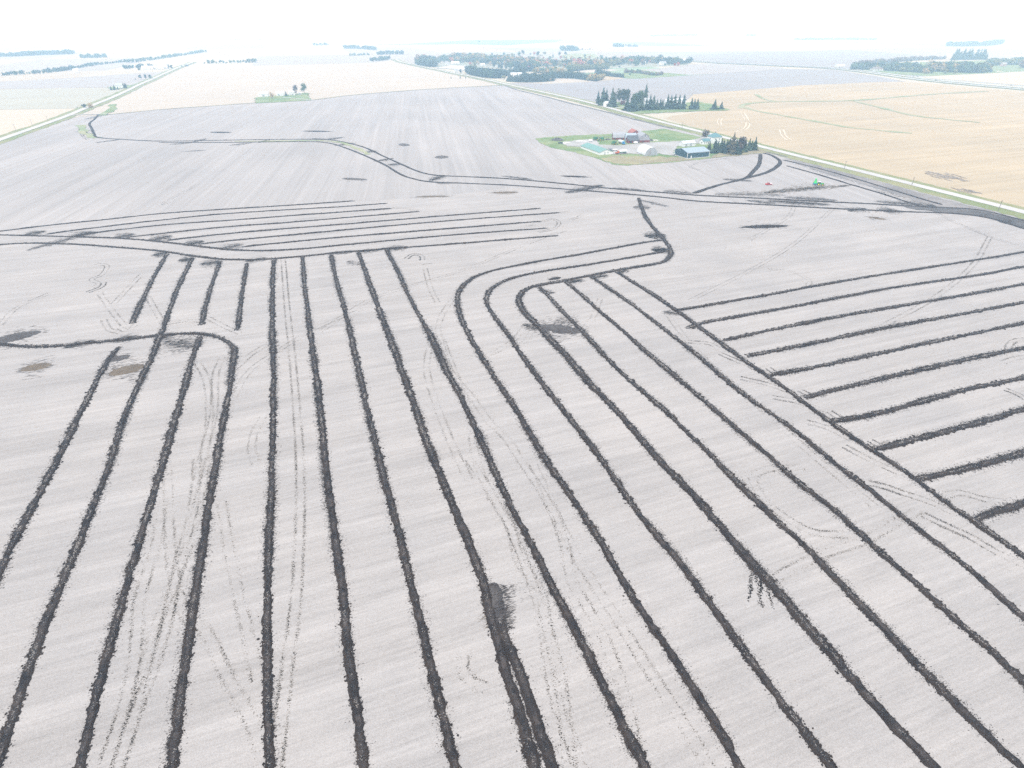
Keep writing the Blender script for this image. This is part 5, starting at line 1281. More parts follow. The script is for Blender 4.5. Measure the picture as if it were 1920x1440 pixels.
def by_corners(c0, c1, c2):
    """c0 -> c1 runs along the ridge, c0 -> c2 across: centre, yaw, length, width"""
    a_, b_, c_ = P(*c0), P(*c1), P(*c2)
    d = b_ - a_; L = np.linalg.norm(d); d /= L
    p = np.array([-d[1], d[0]]); W = float(np.dot(c_ - a_, p))
    ctr = a_ + d * L / 2 + p * W / 2
    yaw = math.atan2(d[1], d[0]) + (math.pi if W < 0 else 0)
    return ctr, yaw, float(L), abs(W)

GYAW = -ROAD_AZ            # buildings square to the section roads
def north(px, py): return P(px, py)

c, y_, L, W = by_corners((1288, 298), (1329, 294.6), (1263, 291))
building('machine_shed', 'large dark green machine shed with pale roof and white corner trims', 'shed', c, y_, L, W, 5.2, 2.6, wall=GREEN_METAL, roof=PALE_ROOF, trim=WHITE, slab=True,
         doors=[('start', -W * .05, W * .45, 4.2, GREEN_METAL), ('front', -L * .32, 1.1, 2.2, WHITE)])
print('shed', L, W)
building('white_shed', 'long low white shed behind the dark green machine shed', 'shed', P(1288, 274), y_, 16, 8, 3.0, 2.2, wall=WHITE_METAL, roof=plain_mat('pale_blue_roof', (0.55, 0.60, 0.66), 0.5, 0.08), doors=[('front', -4, 2.6, 2.5, DOOR_GREY), ('front', 2, 2.6, 2.5, DOOR_GREY)])
c, y_, L, W = by_corners((1123.7, 291.4), (1089, 278.5), (1145, 288.2))
print('low barn', L, W)
building('low_barn', 'long low white barn with a faded green metal roof at the yard edge', 'barn', c, y_, L, W, 2.5, 2.4, wall=WHITE, roof=TEAL_ROOF, eave=.6, trim=WHITE, doors=[('end', -1.5, 1.2, 2.1, DOOR_GREY)], windows=[('end', 2, 1, .8, 1.2), ('back', -8, 1, .8, 1.2), ('back', 0, 1, .8, 1.2), ('back', 8, 1, .8, 1.2)])
c, y_, L, W = by_corners((1209, 293), (1194, 286.5), (1226, 289.3))
print('quonset', L, W)
building('arched_shed', 'white round arched metal shed with grey end doors', 'shed', c, y_, L, W, 0.4, W * .52, 'arch', wall=DOOR_GREY, roof=WHITE_METAL, eave=.25, doors=[('end', -W * .14, W * .26, W * .36, GREY_BOARD), ('end', W * .14, W * .26, W * .36, DOOR_GREY), ('start', 0, W * .5, W * .36, DOOR_GREY)])
# old barn group
c, y_, L, W = by_corners((1198.5, 268.3), (1186, 262), (1214.5, 266))
print('barn', L, W)
building('gambrel_barn', 'old barn with big round-shouldered grey gable above a red lower wall', 'barn', c, y_, L, W, 2.6, 6.8, 'gambrel', wall=GREY_BOARD, roof=GREY_ROOF, doors=[('end', 0, W * .96, 2.3, RED_WALL), ('end', -2, 2.2, 2.0, DARK)], windows=[('end', 0, 1.2, 1.2, 6.2)])
building('red_roofed_barn', 'tall barn with rusty red roof behind the grey gabled one', 'barn', P(1187, 261.5), y_, 15, 11, 4.2, 6.2, 'gambrel', wall=RED_WALL, roof=RED_ROOF, doors=[('start', 0, 3, 3, DARK)])
cx = P(1185, 268)
building('dark_roofed_barn', 'barn with steep dark grey roof and red boarded wall facing the yard', 'barn', cx, 0.05, 12, 9, 2.8, 4.6, 'gable', wall=RED_WALL, roof=DARK_ROOF, doors=[('front', -2.5, 2.2, 2.3, DARK), ('front', 3, 1.6, 2.2, WHITE)], windows=[('front', 0.5, .9, .8, 1.2)])
building('lean_to_shed', 'pale grey lean-to wing between the dark roof and the red roof', 'shed', P(1181.5, 264.5), 0.05, 12, 7, 3.2, 4.8, 'gable', wall=GREY_BOARD, roof=plain_mat('pale_blue_shingles', (0.36, 0.42, 0.48), .8, .25, .5))
building('mottled_barn', 'small round-shouldered barn with mottled grey roof at the back of the group', 'barn', P(1160, 261.5), 0.02, 15, 8, 2.2, 4.6, 'gambrel', wall=RED_WALL, roof=GREY_ROOF, doors=[('front', -5, 1.6, 1.9, DARK), ('front', 3, 1.6, 1.9, DARK)])
building('white_farmhouse', 'white two storey farmhouse with a teal hipped roof by the road', 'house', P(1338, 268), GYAW + .1, 11.5, 10.5, 6.4, 3.8, 'hip', wall=WHITE, roof=HOUSE_ROOF, eave=.6, chimney=(1.5, 1), windows=[('front', -3, 1, 1.4, .9), ('front', 0, 1, 1.4, .9), ('front', 3, 1, 1.4, .9), ('front', -3, 1, 1.4, 3.6), ('front', 3, 1, 1.4, 3.6), ('start', 0, 1, 1.4, 3.6)])
building('house_wing', 'white single storey wing with teal roof beside the hip roofed farmhouse', 'house', P(1321, 270.5), GYAW + .1, 9.5, 6, 3.2, 2.2, wall=WHITE, roof=HOUSE_ROOF, doors=[('front', 2.8, 1, 2.1, DARK)], windows=[('front', -2.5, 1, 1.2, 1), ('front', 0.3, 1, 1.2, 1), ('start', 0, 1, 1.2, 1)])
# ringed farm
building('garage', 'white garage with pale roof under the tall conifers near the road', 'garage', P(1139, 199), GYAW + .2, 13, 8, 3.4, 3.2, wall=WHITE, roof=WHITE_METAL, doors=[('front', -2, 3, 2.6, DOOR_GREY)])
building('white_farmhouse', 'white gabled farmhouse peeping over the conifer row of the ringed farm', 'house', P(1211, 197.5), GYAW, 10, 9, 6.5, 4.0, wall=WHITE, roof=plain_mat('light_grey_shingles', (.42, .44, .46), .8, .1), windows=[('front', -2.5, 1.1, 1.5, 1), ('front', 2.5, 1.1, 1.5, 1), ('front', -2.5, 1.1, 1.5, 4), ('front', 2.5, 1.1, 1.5, 4)])
building('small_shed', 'small red shed glimpsed under the trees of the ringed farm', 'shed', P(1167, 196.5), GYAW, 6, 5, 2.8, 2, wall=RED_WALL, roof=RED_ROOF, doors=[('front', 0, 1.4, 2.2, DARK)])
building('long_barn', 'long white barn with white roof hidden behind five thin conifers', 'barn', P(1264, 200), GYAW - .1, 34, 13, 6.0, 5.0, wall=WHITE_METAL, roof=WHITE_METAL, doors=[('front', -8, 4, 4, DOOR_GREY), ('front', 6, 4, 4, DOOR_GREY)], windows=[('front', 0, 1.2, 1, 2)])
building('white_shed', 'small white shed between the ringed farmhouse and the long barn', 'shed', P(1231, 200), GYAW, 13, 8, 4.0, 2.4, wall=WHITE_METAL, roof=WHITE_METAL, doors=[('front', 0, 3, 3, DOOR_GREY)])
# crest farm
building('white_shed', 'long white shed at the open end of the crest farm', 'shed', P(495, 181.3), GYAW - .12, 17, 9, 4.0, 3, wall=WHITE_METAL, roof=WHITE_METAL, doors=[('front', 0, 3.5, 3, DOOR_GREY)])
building('white_shed', 'white shed beside the small dark conifer of the crest farm', 'shed', P(526.5, 180), GYAW - .12, 14, 9, 4.0, 3, wall=WHITE_METAL, roof=WHITE_METAL, doors=[('front', -3, 3, 3, DOOR_GREY)])
building('white_farmhouse', 'white farmhouse behind the bare pointed tree of the crest farm', 'house', P(548, 179), GYAW - .12, 11, 9, 5.0, 3, wall=WHITE, roof=WHITE_METAL, windows=[('front', -3, 1.2, 1.4, 1), ('front', 0, 1.2, 1.4, 1), ('front', 3, 1.2, 1.4, 1)], doors=[('front', 1.5, 1, 2.1, DARK)])
building('small_shed', 'tiny white shed under the round tree of the crest farm', 'shed', P(563, 178), GYAW, 5, 3, 2.2, 1, wall=WHITE, roof=WHITE, doors=[('front', 0, 1, 1.9, DARK)])
building('white_farmhouse', 'white farmhouse between the spruces and the dark tree of the roadside farm', 'house', P(225, 165.5), GYAW, 13, 9, 5.0, 3.5, wall=WHITE, roof=plain_mat('grey_green_shingles', (.40, .44, .42), .8, .1), windows=[('front', -3, 1.2, 1.5, 1), ('front', 0, 1.2, 1.5, 1), ('front', 3, 1.2, 1.5, 1)])
for (px, py, L, lb) in [(271, 130.5, 12, 'first white building of the far farm at the top of the climbing road'), (283, 130.5, 15, 'second white building of the far farm at the top of the climbing road'), (292, 130, 10, 'third white building of the far farm at the top of the climbing road'), (302, 130, 17, 'fourth and longest white building of the far farm at the top of the climbing road'), (312, 129.5, 10, 'last white building of the far farm at the top of the climbing road')]:
    building('farm_building', lb, 'building', P(px, py), GYAW, L, 10, 4.5, 4, wall=WHITE, roof=WHITE_METAL, group='white buildings of the far farm', doors=[('front', 0, 3, 3, DOOR_GREY)])
building('white_farmhouse', 'tiny white house under the winding far creek line', 'house', P(144, 136.5), GYAW, 13, 9, 5, 3.5, wall=WHITE, roof=WHITE_METAL, windows=[('front', 0, 2, 1.5, 1)])
# town
T = [(854, 120.5, 28, 10, 4, 3, WHITE, WHITE_METAL, 'long white building behind the white gravel lot at the town edge'), (838, 122, 14, 9, 3.5, 2.5, WHITE, GREY_ROOF, 'small white building in front of the dark grove at the town edge'), (855, 136.5, 12, 9, 5, 3, WHITE, GREY_ROOF, 'white house with windows beside the town road'),
     (968, 144.5, 30, 12, 4.5, 4.5, WHITE_METAL, WHITE_METAL, 'white roofed barn sunk in the dark pines'), (989, 145.5, 8, 5, 3, 2, WHITE, WHITE, 'tiny white shed in the dark pines past the white roofed barn'), (1161, 116.5, 17, 11, 5, 5, WHITE, WHITE_METAL, 'white gabled town house in a gap of the trees'), (1143, 116, 18, 10, 4.5, 4, plain_mat('pale_blue_siding', (.5, .56, .62), .7, .06), GREY_ROOF, 'pale blue town house beside the white gabled one'),
     (1242, 122.5, 22, 12, 5, 5, WHITE, GREY_ROOF, 'large white house with grey gables near the town end'), (1206, 120.5, 14, 10, 4, 3.5, WHITE, WHITE_METAL, 'white house behind the bright red pair of trees'), (1098, 120.5, 16, 10, 4, 3.5, WHITE, GREY_ROOF, 'white town house above the olive tree row'), (1078, 122, 12, 9, 4, 3, WHITE, GREY_ROOF, 'small white town house above the olive tree row'),
     (1186, 113, 14, 10, 4.5, 4, plain_mat('cream_siding', (.62, .58, .48), .7, .06), BROWN_ROOF, 'cream house with brown roof in the town trees'), (1040, 118, 14, 10, 4.5, 4, plain_mat('grey_siding', (.45, .48, .52), .7, .06), GREY_ROOF, 'grey town house among the coloured trees'), (1227, 117, 16, 10, 4.5, 4, plain_mat('tan_siding', (.50, .42, .34), .7, .06), BROWN_ROOF, 'tan town house between red pair and grey gables'),
     (905, 124, 14, 9, 4, 3, WHITE, WHITE_METAL, 'white shed behind the dense wood at the town edge'), (1283, 117, 12, 8, 4, 3, WHITE, WHITE_METAL, 'white shed past the red twins at the town end'), (935, 118, 13, 9, 4.5, 3.5, plain_mat('pale_siding', (.55, .55, .52), .7, .06), GREY_ROOF, 'pale house in the thick of the town trees')]
for (px, py, L, W, h, r, wm, rm, lb) in T:
    building('town_house', lb, 'house', P(px, py), GYAW + random.uniform(-.1, .1), L, W, h, r, wall=wm, roof=rm, group='buildings of the small town', doors=[('front', -L * .2, 1.4, 2.3, DARK)], windows=[('front', L * .1, 1.4, 1.4, 1), ('front', L * .3, 1.4, 1.4, 1)])
# acreage
c = P(1643, 133)
building('meeting_hall', 'white building with wide brown hipped roof beside the highway', 'building', c, GYAW - .2, 30, 16, 4.0, 5.0, 'hip', wall=WHITE, roof=BROWN_ROOF, eave=1.0, doors=[('front', 0, 2.4, 2.6, DARK)], windows=[('front', -10, 1.6, 1.4, 1), ('front', -5, 1.6, 1.4, 1), ('front', 5, 1.6, 1.4, 1), ('front', 10, 1.6, 1.4, 1)])
for (px, py, L, W, h, r, wm, rm, lb) in [(1574, 127, 26, 12, 4.5, 3, WHITE_METAL, WHITE_METAL, 'long white shed on the highway before the acreage wood'), (1755, 131.5, 22, 9, 3.5, 2, WHITE, WHITE_METAL, 'low white shed in the front row of the acreage'), (1716, 124, 18, 10, 5, 5, plain_mat('grey_blue_siding', (.45, .52, .58), .7, .06), GREY_ROOF, 'grey blue house with peaked roof in the acreage trees'),
    (1853, 131.5, 13, 10, 7, 3, WHITE, WHITE_METAL, 'tall white house at the lawn end of the acreage'), (1865, 121, 12, 9, 6, 3, WHITE, WHITE_METAL, 'white house behind the tall one at the acreage end'), (1880, 125, 16, 10, 5, 5, plain_mat('rosy_siding', (.45, .34, .32), .7, .06), GREY_ROOF, 'rosy house with grey roof at the acreage end'), (1894, 118, 12, 8, 4, 3, WHITE, WHITE_METAL, 'small white building at the back of the acreage end'),
    (1722, 112.5, 20, 9, 4, 2, WHITE, WHITE_METAL, 'white shed in the bare brush behind the acreage'), (1776, 108, 20, 12, 6, 5, WHITE, WHITE_METAL, 'white barn beside the tall ragged conifers of the acreage')]:
    building('acreage_building', lb, 'building', P(px, py), GYAW - .1, L, W, h, r, wall=wm, roof=rm, group='buildings of the wooded acreage', doors=[('front', -L * .2, 1.6, 2.4, DARK)], windows=[('front', L * .1, 1.4, 1.4, 1), ('front', L * .3, 1.4, 1.4, 1)])

# ------------------------------------------------------------------ vehicles and machines
GREEN_PAINT = plain_mat('green_paint', (0.03, 0.30, 0.05), 0.4, 0.05)
YELLOW = plain_mat('yellow_rims', (0.70, 0.55, 0.03), 0.5, 0.05)
RUBBER = plain_mat('rubber', (0.02, 0.02, 0.02), 0.8, 0.1)
BLUE = plain_mat('blue_paint', (0.04, 0.28, 0.55), 0.4, 0.05)
RED = plain_mat('red_paint', (0.50, 0.05, 0.04), 0.4, 0.08)
STEEL = plain_mat('steel', (0.30, 0.31, 0.32), 0.4, 0.1, 1.0, 0.6)

def wheel(root, x, y, r, w, tyre=RUBBER, rim=STEEL):
    bm = bmesh.new(); tube(bm, (x, y - w / 2, r), (x, y + w / 2, r), r, r, 18)
    t = bm_obj('wheel', bm, tyre, root)
    bm = bmesh.new(); tube(bm, (x, y - w / 2 - .03, r), (x, y + w / 2 + .03, r), r * .58, r * .58, 14)
    bm_obj('rim', bm, rim, t)

def place(name, label, cat, px, py, yaw, group=None):
    q = P(px, py)
    k = max(1.0, math.hypot(*q) / 200) * .04
    return tag(empty(name, (q[0], q[1], ground_z(*q) + k * (3.6 if py < 300 else 1)), yaw), label, cat, group)

# green tractor with tile plow, heading to the field corner
yw = math.radians(-14)
tr = place('tractor', 'green tractor with yellow wheels working beside the tall green plow', 'tractor', 1536.5, 348, yw)
bm = bmesh.new(); box(bm, 0.2, 3.0, -.55, .55, 1.0, 2.0, .08); box(bm, -1.6, .2, -.5, .5, .9, 1.5); bm_obj('hood', bm, GREEN_PAINT, tr)
bm = bmesh.new(); box(bm, -1.4, .35, -.85, .85, 1.55, 3.0, .12); cb = bm_obj('cab', bm, GLASS, tr)
bm = bmesh.new(); box(bm, -1.55, .5, -.95, .95, 3.0, 3.2, .1); bm_obj('cab_roof', bm, WHITE, cb)
bm = bmesh.new(); tube(bm, (.7, .45, 1.95), (.7, .45, 3.1), .08, .08, 8); bm_obj('exhaust', bm, DARK, tr)
for sy in (-1, 1):
    wheel(tr, -1.1, sy * 1.15, 1.0, .62, RUBBER, YELLOW); wheel(tr, 2.2, sy * 1.0, .75, .5, RUBBER, YELLOW)
    bm = bmesh.new(); box(bm, -2.0, -.2, sy * 1.15 - .4, sy * 1.15 + .4, 2.02, 2.16, .04); bm_obj('fender', bm, GREEN_PAINT, tr)
pl = place('tile_plow', 'tall bright green plow frame hitched behind the tractor', 'plow', 1527.5, 347.5, yw)
BRIGHT = plain_mat('bright_green_paint', (0.05, 0.62, 0.14), 0.4, 0.05)
bm = bmesh.new(); box(bm, -1.4, 1.6, -.8, .8, .9, 1.5); bm_obj('chassis', bm, BLUE, pl)
for sy in (-1, 1):
    bm = bmesh.new(); tube(bm, (-1.2, sy * .7, 1.4), (-.2, sy * .45, 5.2), .2, .14, 6); tube(bm, (1.1, sy * .7, 1.4), (.1, sy * .45, 5.2), .2, .14, 6)
    bm_obj('mast_leg', bm, BRIGHT, pl)
bm = bmesh.new(); box(bm, -.8, .7, -.5, .5, 1.6, 4.6, .3); bm_obj('tower_panel', bm, BRIGHT, pl)
bm = bmesh.new(); box(bm, -.5, .4, -.6, .6, 5.1, 5.5); bm_obj('head', bm, BRIGHT, pl)
bm = bmesh.new(); tube(bm, (1.6, 0, 1.2), (2.9, 0, 1.0), .14, .14, 8); bm_obj('drawbar', bm, STEEL, pl)
bm = bmesh.new(); box(bm, -1.9, -1.2, -.12, .12, .05, 2.4); bm_obj('plow_blade', bm, STEEL, pl)
for sy in (-1, 1): wheel(pl, 0.2, sy * 1.05, .7, .45)

def pickup(name, label, px, py, yaw, body, bed, cat='pickup', group=None):
    r_ = place(name, label, cat, px, py, yaw, group)
    bm = bmesh.new(); box(bm, -2.8, 2.8, -.98, .98, .5, 1.1, .04); bm_obj('body', bm, body, r_)
    bm = bmesh.new(); box(bm, 1.25, 2.75, -.9, .9, 1.12, 1.3, .06); bm_obj('hood', bm, body, r_)
    bm = bmesh.new(); box(bm, -.75, 1.25, -.9, .9, 1.12, 1.72, .14); c_ = bm_obj('cab_window', bm, GLASS, r_)
    bm = bmesh.new(); box(bm, -.62, 1.1, -.78, .78, 1.73, 1.84, .06); bm_obj('cab_roof', bm, body, c_)
    bm = bmesh.new(); box(bm, -2.75, -.8, -.95, .95, 1.12, 1.42, .03); bm_obj('cargo_bed', bm, bed, r_)
    for sx in (-1.75, 1.8):
        for sy in (-1, 1): wheel(r_, sx, sy * .86, .4, .28)
    return r_
pickup('pickup', 'red pickup with white load bed parked alone on the tilled field', 1441, 347, math.radians(195), RED, WHITE)
pickup('pickup', 'white pickup at the corner of the dark green machine shed', 1264, 292.5, math.radians(100), WHITE, DARK)
pickup('pickup', 'dark pickup parked by the white rubble at the lawn corner', 1051, 270, math.radians(-10), plain_mat('dark_grey_paint', (.06, .07, .08), .4, .05), DARK)

def car(label, px, py, yaw, mat):
    r_ = place('car', label, 'car', px, py, yaw, 'cars on the far highway')
    r_.location.z += .5
    bm = bmesh.new(); box(bm, -2.2, 2.2, -.9, .9, .35, .95, .06); bm_obj('body', bm, mat, r_)
    bm = bmesh.new(); box(bm, -1.5, .9, -.8, .8, .96, 1.5, .28); c_ = bm_obj('window', bm, GLASS, r_)
    bm = bmesh.new(); box(bm, -1.15, .55, -.55, .55, 1.51, 1.58, .03); bm_obj('roof', bm, mat, c_)
    for sx in (-1.4, 1.4):
        for sy in (-1, 1): wheel(r_, sx, sy * .8, .34, .24)
hwy = P(1800, 156.5) - P(1640, 137); hya = math.atan2(hwy[1], hwy[0])
CARM = plain_mat('dark_car_paint', (.05, .06, .07), .35, .03)
for px, py, lb in [(1606.5, 133.6, 'dark car on the highway below the hip roofed white building'), (1712, 145, 'first dark car of two close together on the far carriageway'), (1720, 145.8, 'second dark car of two close together on the far carriageway'), (1754, 152, 'dark car alone on the near carriageway before the cream field'), (1895, 162, 'dark car on the highway near the picture edge')]:
    car(lb, px, py, hya, CARM)

def semi(name, label, px, py, yaw, cab, box_m, low_m, Lb):
    r_ = place(name, label, 'truck', px, py, yaw)
    bm = bmesh.new(); box(bm, -Lb, 0, -1.25, 1.25, 1.9, 3.5, .05); bm_obj('trailer_box', bm, box_m, r_)
    bm = bmesh.new(); box(bm, -Lb + .6, -.6, -1.0, 1.0, 1.0, 1.88, .1); bm_obj('trailer_frame', bm, low_m, r_)
    bm = bmesh.new(); box(bm, .4, 2.4, -1.2, 1.2, 1.0, 3.1, .1); box(bm, 2.35, 4.0, -1.0, 1.0, 1.0, 2.0, .06); cb_ = bm_obj('cab', bm, cab, r_)
    bm = bmesh.new(); box(bm, 2.24, 2.42, -.95, .95, 2.15, 2.9); bm_obj('windscreen', bm, GLASS, cb_)
    for sx in (-Lb + 1.2, -Lb + 2.5, .9, 3.2):
        for sy in (-1, 1): wheel(r_, sx, sy * 1.0, .5, .35)
q0, q1 = P(1154, 266.5), P(1168, 271.5)
semi('semi_truck', 'white trailer with bright blue cab beside the dark roofed barn', 1167.5, 271.3, math.atan2((q1 - q0)[1], (q1 - q0)[0]), BLUE, WHITE, STEEL, 9)
q0, q1 = P(1181, 287.5), P(1160, 289.3)
semi('grain_truck', 'orange red truck with long white topped trailer beside the arched shed', 1160.5, 289.3, math.atan2((q1 - q0)[1], (q1 - q0)[0]), plain_mat('orange_red_paint', (.55, .13, .05), .4, .1), WHITE, plain_mat('dark_green_frame', (.03, .09, .07), .5, .1), 9)

def harvester(label, px, py, yaw, mat):
    r_ = place('farm_machine', label, 'farm machine', px, py, yaw, 'green machines parked behind the yard')
    bm = bmesh.new(); box(bm, -2.6, 1.4, -1.4, 1.4, 1.3, 3.2, .2); bm_obj('body', bm, mat, r_)
    bm = bmesh.new(); box(bm, 1.4, 2.8, -1.0, 1.0, 1.6, 3.4, .15); bm_obj('cab', bm, GLASS, r_)
    bm = bmesh.new(); box(bm, -2.0, .6, -1.1, 1.1, 3.2, 3.9, .3); bm_obj('hopper', bm, mat, r_)
    bm = bmesh.new(); box(bm, 3.0, 4.2, -2.6, 2.6, .3, 1.1, .15); bm_obj('header', bm, plain_mat('header_paint', (.05, .16, .07), .5, .1), r_)
    for sy in (-1, 1): wheel(r_, 1.3, sy * 1.5, .95, .6, RUBBER, YELLOW); wheel(r_, -1.9, sy * 1.3, .6, .4, RUBBER, YELLOW)
OLDG = plain_mat('old_green_paint', (.05, .17, .09), .55, .2)
harvester('old green harvester parked behind the lawn patch, nearer the low barn', 1116.5, 264, .3, OLDG)
harvester('old green harvester parked behind the lawn patch, nearer the barns', 1128, 264.5, 2.8, OLDG)
harvester('dark green machine at the front of the semi trailer', 1151, 272, .6, OLDG)
tk = place('fuel_tank', 'white round fuel tank standing before the green harvesters', 'tank', 1107, 267, .2)
bm = bmesh.new(); tube(bm, (-2, 0, 1.6), (2, 0, 1.6), .9, .9, 16); bm_obj('tank_shell', bm, WHITE, tk)
for sx in (-1.3, 1.3):
    bm = bmesh.new(); box(bm, sx - .15, sx + .15, -.7, .7, 0, .85); bm_obj('stand', bm, STEEL, tk)
tk = place('wagon', 'small white wagon parked against the red wall of the dark roofed barn', 'wagon', 1191.5, 270.6, .15)
bm = bmesh.new(); box(bm, -2.2, 2.2, -1.1, 1.1, .8, 2.4, .05); bm_obj('wagon_box', bm, WHITE, tk)
for sx in (-1.3, 1.3):
    for sy in (-1, 1): wheel(tk, sx, sy * .9, .4, .25)
bm = bmesh.new(); tube(bm, (2.2, 0, .8), (3.4, 0, .5), .06, .06, 6); bm_obj('drawbar', bm, STEEL, tk)
tk = place('gravity_wagon', 'grey wagon with sloping hopper at the gable of the low barn', 'wagon', 1144, 283.5, .4)
bm = bmesh.new()
vs = [bm.verts.new(p) for p in ((-.6, -.5, .9), (.6, -.5, .9), (.6, .5, .9), (-.6, .5, .9), (-2, -1.3, 2.4), (2, -1.3, 2.4), (2, 1.3, 2.4), (-2, 1.3, 2.4))]
for f in ((3, 2, 1, 0), (4, 5, 6, 7), (0, 1, 5, 4), (1, 2, 6, 5), (2, 3, 7, 6), (3, 0, 4, 7)): bm.faces.new([vs[i] for i in f])
bm_obj('hopper', bm, GREY_BOARD, tk)
bm = bmesh.new(); box(bm, -1.9, 1.9, -.5, .5, .6, .88); bm_obj('chassis', bm, STEEL, tk)
for sx in (-1.4, 1.4):
    for sy in (-1, 1): wheel(tk, sx, sy * .9, .42, .28)
tk = place('flat_wagon', 'low white flat wagon between the low barn and the orange red truck', 'wagon', 1152.5, 283.5, .2)
bm = bmesh.new(); box(bm, -2.6, 2.6, -1.2, 1.2, .9, 1.5, .04); bm_obj('deck', bm, WHITE, tk)
for sx in (-1.7, 1.7):
    for sy in (-1, 1): wheel(tk, sx, sy * .95, .4, .25)

# heaps
def heap(name, label, cat, px, py, rx, ry, h, mat, n, stick):
    q = P(px, py); z0 = ground_z(*q) + .2
    A = Acc()
    u = rng.normal(0, .42, (n, 2)); u = np.clip(u, -1, 1)
    r2 = np.linalg.norm(u, axis=1)
    zz = z0 + h * np.clip(1 - r2, 0, 1) ** .8 * rng.uniform(.3, 1.05, n)
    c_ = np.column_stack([q[0] + u[:, 0] * rx, q[1] + u[:, 1] * ry, zz])
    if stick:
        d = rng.normal(0, 1, (n, 3)); d[:, 2] *= .45; d /= np.linalg.norm(d, axis=1, keepdims=True)
        V, Q = [], []
        s = np.cross(d, rng.normal(0, 1, (n, 3))); s /= np.linalg.norm(s, axis=1, keepdims=True)
        Ls = rng.uniform(.8, 2.4, (n, 1)); ws = rng.uniform(.05, .16, (n, 1)); t3 = np.cross(d, s)
        V = np.stack([c_ - d * Ls / 2 - s * ws, c_ - d * Ls / 2 + s * ws, c_ + d * Ls / 2 + s * ws * .6, c_ + d * Ls / 2 - s * ws * .6,
                      c_ - d * Ls / 2 + t3 * ws, c_ + d * Ls / 2 + t3 * ws], 1).reshape(-1, 3)
        i = (np.arange(n) * 6)[:, None]
        Q = np.concatenate([np.concatenate([i, i + 1, i + 2, i + 3], 1), np.concatenate([i + 1, i + 4, i + 5, i + 2], 1), np.concatenate([i + 4, i, i + 3, i + 5], 1)])
        A.add(V, Q=Q)
    else:
        sz = rng.uniform(.25, .8, n)
        V, T_ = octa(c_, sz * rng.uniform(.7, 1.6, n), sz, sz * rng.uniform(.4, 1, n), rng.uniform(0, 3, n)); A.add(V, T=T_)
    # earthy core so that the heap is one body
    k = 14
    ring = [[q[0], q[1], z0 + h * .55]]
    for (f, hh) in ((.45, .42), (.85, -.3)):
        for j in range(k):
            w = 6.283 * j / k; e_ = rng.uniform(.8, 1.15)
            ring.append([q[0] + math.cos(w) * rx * f * e_, q[1] + math.sin(w) * ry * f * e_, z0 + h * hh * rng.uniform(.8, 1.2)])
    T_ = [(0, 1 + j, 1 + (j + 1) % k) for j in range(k)]; Q_ = [(1 + j, 1 + k + j, 1 + k + (j + 1) % k, 1 + (j + 1) % k) for j in range(k)]
    A.add(np.array(ring), Q=np.array(Q_), T=np.array(T_))
    return tag(link_mesh(name, A.mesh(name), mat), label, cat)
BRUSH = plain_mat('dead_wood', (.19, .18, .175), .9, .3, 1.0)
RUBBLE = plain_mat('white_rubble', (.62, .60, .57), .9, .2, 1.0)
heap('brush_pile', 'grey brush pile at the tip of the farm lawn', 'brush pile', 1045, 263.5, 9, 8, 3.2, BRUSH, 500, True)
heap('rubble_heap', 'white rubble heap beside the dark pickup at the lawn corner', 'rubble heap', 1061, 269, 6, 5, 1.6, RUBBLE, 160, False)
heap('rubble_heap', 'low white rubble strewn along the edge of the gravel lot by the low barn', 'rubble heap', 1090, 265.5, 10, 4, .9, RUBBLE, 160, False)
heap('scrap_heap', 'jumbled grey scrap heap at the corner of the grey gabled barn', 'scrap heap', 1220, 264.5, 4, 3, 1.8, BRUSH, 140, True)
heap('rubble_heap', 'white stones strewn beside the grey gabled barn', 'rubble heap', 1228, 263.5, 5, 3, .7, RUBBLE, 80, False)
heap('scrap_heap', 'dark scrap heap between the harvesters and the mottled barn', 'scrap heap', 1139, 262.5, 5, 2.5, 1.6, BRUSH, 160, True)
# board fence behind the machines
fr = place('fence', 'low board fence between the harvesters and the mottled barn', 'fence', 1140, 258.5, 0.02)
for k in range(9):
    bm = bmesh.new(); box(bm, -12 + k * 3 - .09, -12 + k * 3 + .09, -.09, .09, -.2, 1.6); bm_obj('post', bm, GREY_BOARD, fr)
for z_ in (.6, 1.2):
    bm = bmesh.new(); box(bm, -12.2, 12.2, -.15, -.095, z_, z_ + .18); bm_obj('rail', bm, GREY_BOARD, fr)

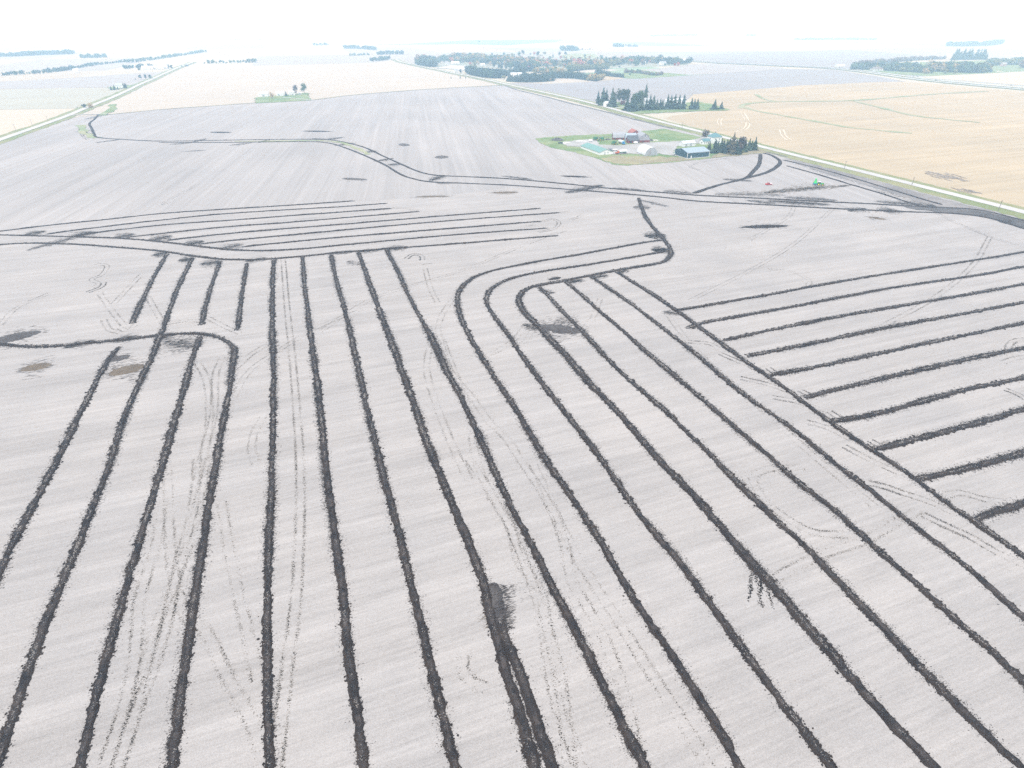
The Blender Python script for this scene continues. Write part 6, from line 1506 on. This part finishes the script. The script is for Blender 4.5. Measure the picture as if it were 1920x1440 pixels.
# utility poles
POLE = plain_mat('weathered_pole', (.16, .14, .12), .9, .2, 1.0)
def pole(px, b, t, label, group='wooden utility poles along the gravel roads'):
    q, z0, h = height_for(px, b, t)
    r_ = tag(empty('utility_pole', (q[0], q[1], z0 - .2), -ROAD_AZ), label, 'utility pole', group)
    bm = bmesh.new(); tube(bm, (0, 0, 0), (0, 0, h), .19, .13, 8); bm_obj('shaft', bm, POLE, r_)
    bm = bmesh.new(); box(bm, -1.2, 1.2, -.07, .07, h - .75, h - .6); ca_ = bm_obj('crossarm', bm, POLE, r_)
    for sx in (-1.05, 0, 1.05):
        bm = bmesh.new(); tube(bm, (sx, 0, h - .6 if sx else h), (sx, 0, h - .35 if sx else h + .22), .06, .04, 6); bm_obj('insulator', bm, STEEL, ca_)
for px, b, t, lb in [(1278.8, 240.5, 229, 'utility pole on the verge above the farm lawn'), (1583, 316.5, 301.5, 'utility pole on the verge above the green tractor'), (1709.5, 347.5, 331.5, 'utility pole on the verge by the dark corner soil'), (1871, 396, 375, 'utility pole on the verge nearest the picture corner'),
    (30, 246, 232.5, 'first utility pole along the bend of the cream stubble'), (61, 235, 223.5, 'second utility pole along the bend of the cream stubble'), (90, 227, 217.5, 'third utility pole along the bend of the cream stubble'), (1188, 214, 207, 'utility pole at the lawn of the ringed farm'),
    (905.5, 146.5, 141, 'first utility pole before the dense town edge wood'), (920, 149, 143.5, 'second utility pole before the dense town edge wood'), (989, 156, 150, 'utility pole before the dark pine row')]:
    pole(px, b, t, lb)

#==HAZE==
bm = bmesh.new()
box(bm, -32000, 32000, -32000, 32000, -16, 128)
hz, hn, hl, hb = base_mat('haze_air')
hn.remove(hb)
pv = hn.new('ShaderNodeVolumePrincipled')
pv.inputs['Color'].default_value = (0.50, 0.76, 1.0, 1)
pv.inputs['Absorption Color'].default_value = (1, 1, 1, 1)      # nothing absorbed: blue is scattered most, as by clear air
pv.inputs['Density'].default_value = HAZE_DENSITY
pv.inputs['Anisotropy'].default_value = 0.0
hl.new(pv.outputs[0], hn['Material Output'].inputs['Volume'])
tag(bm_obj('haze', bm, hz), 'pale haze filling the air over the plain', 'haze', kind='stuff')
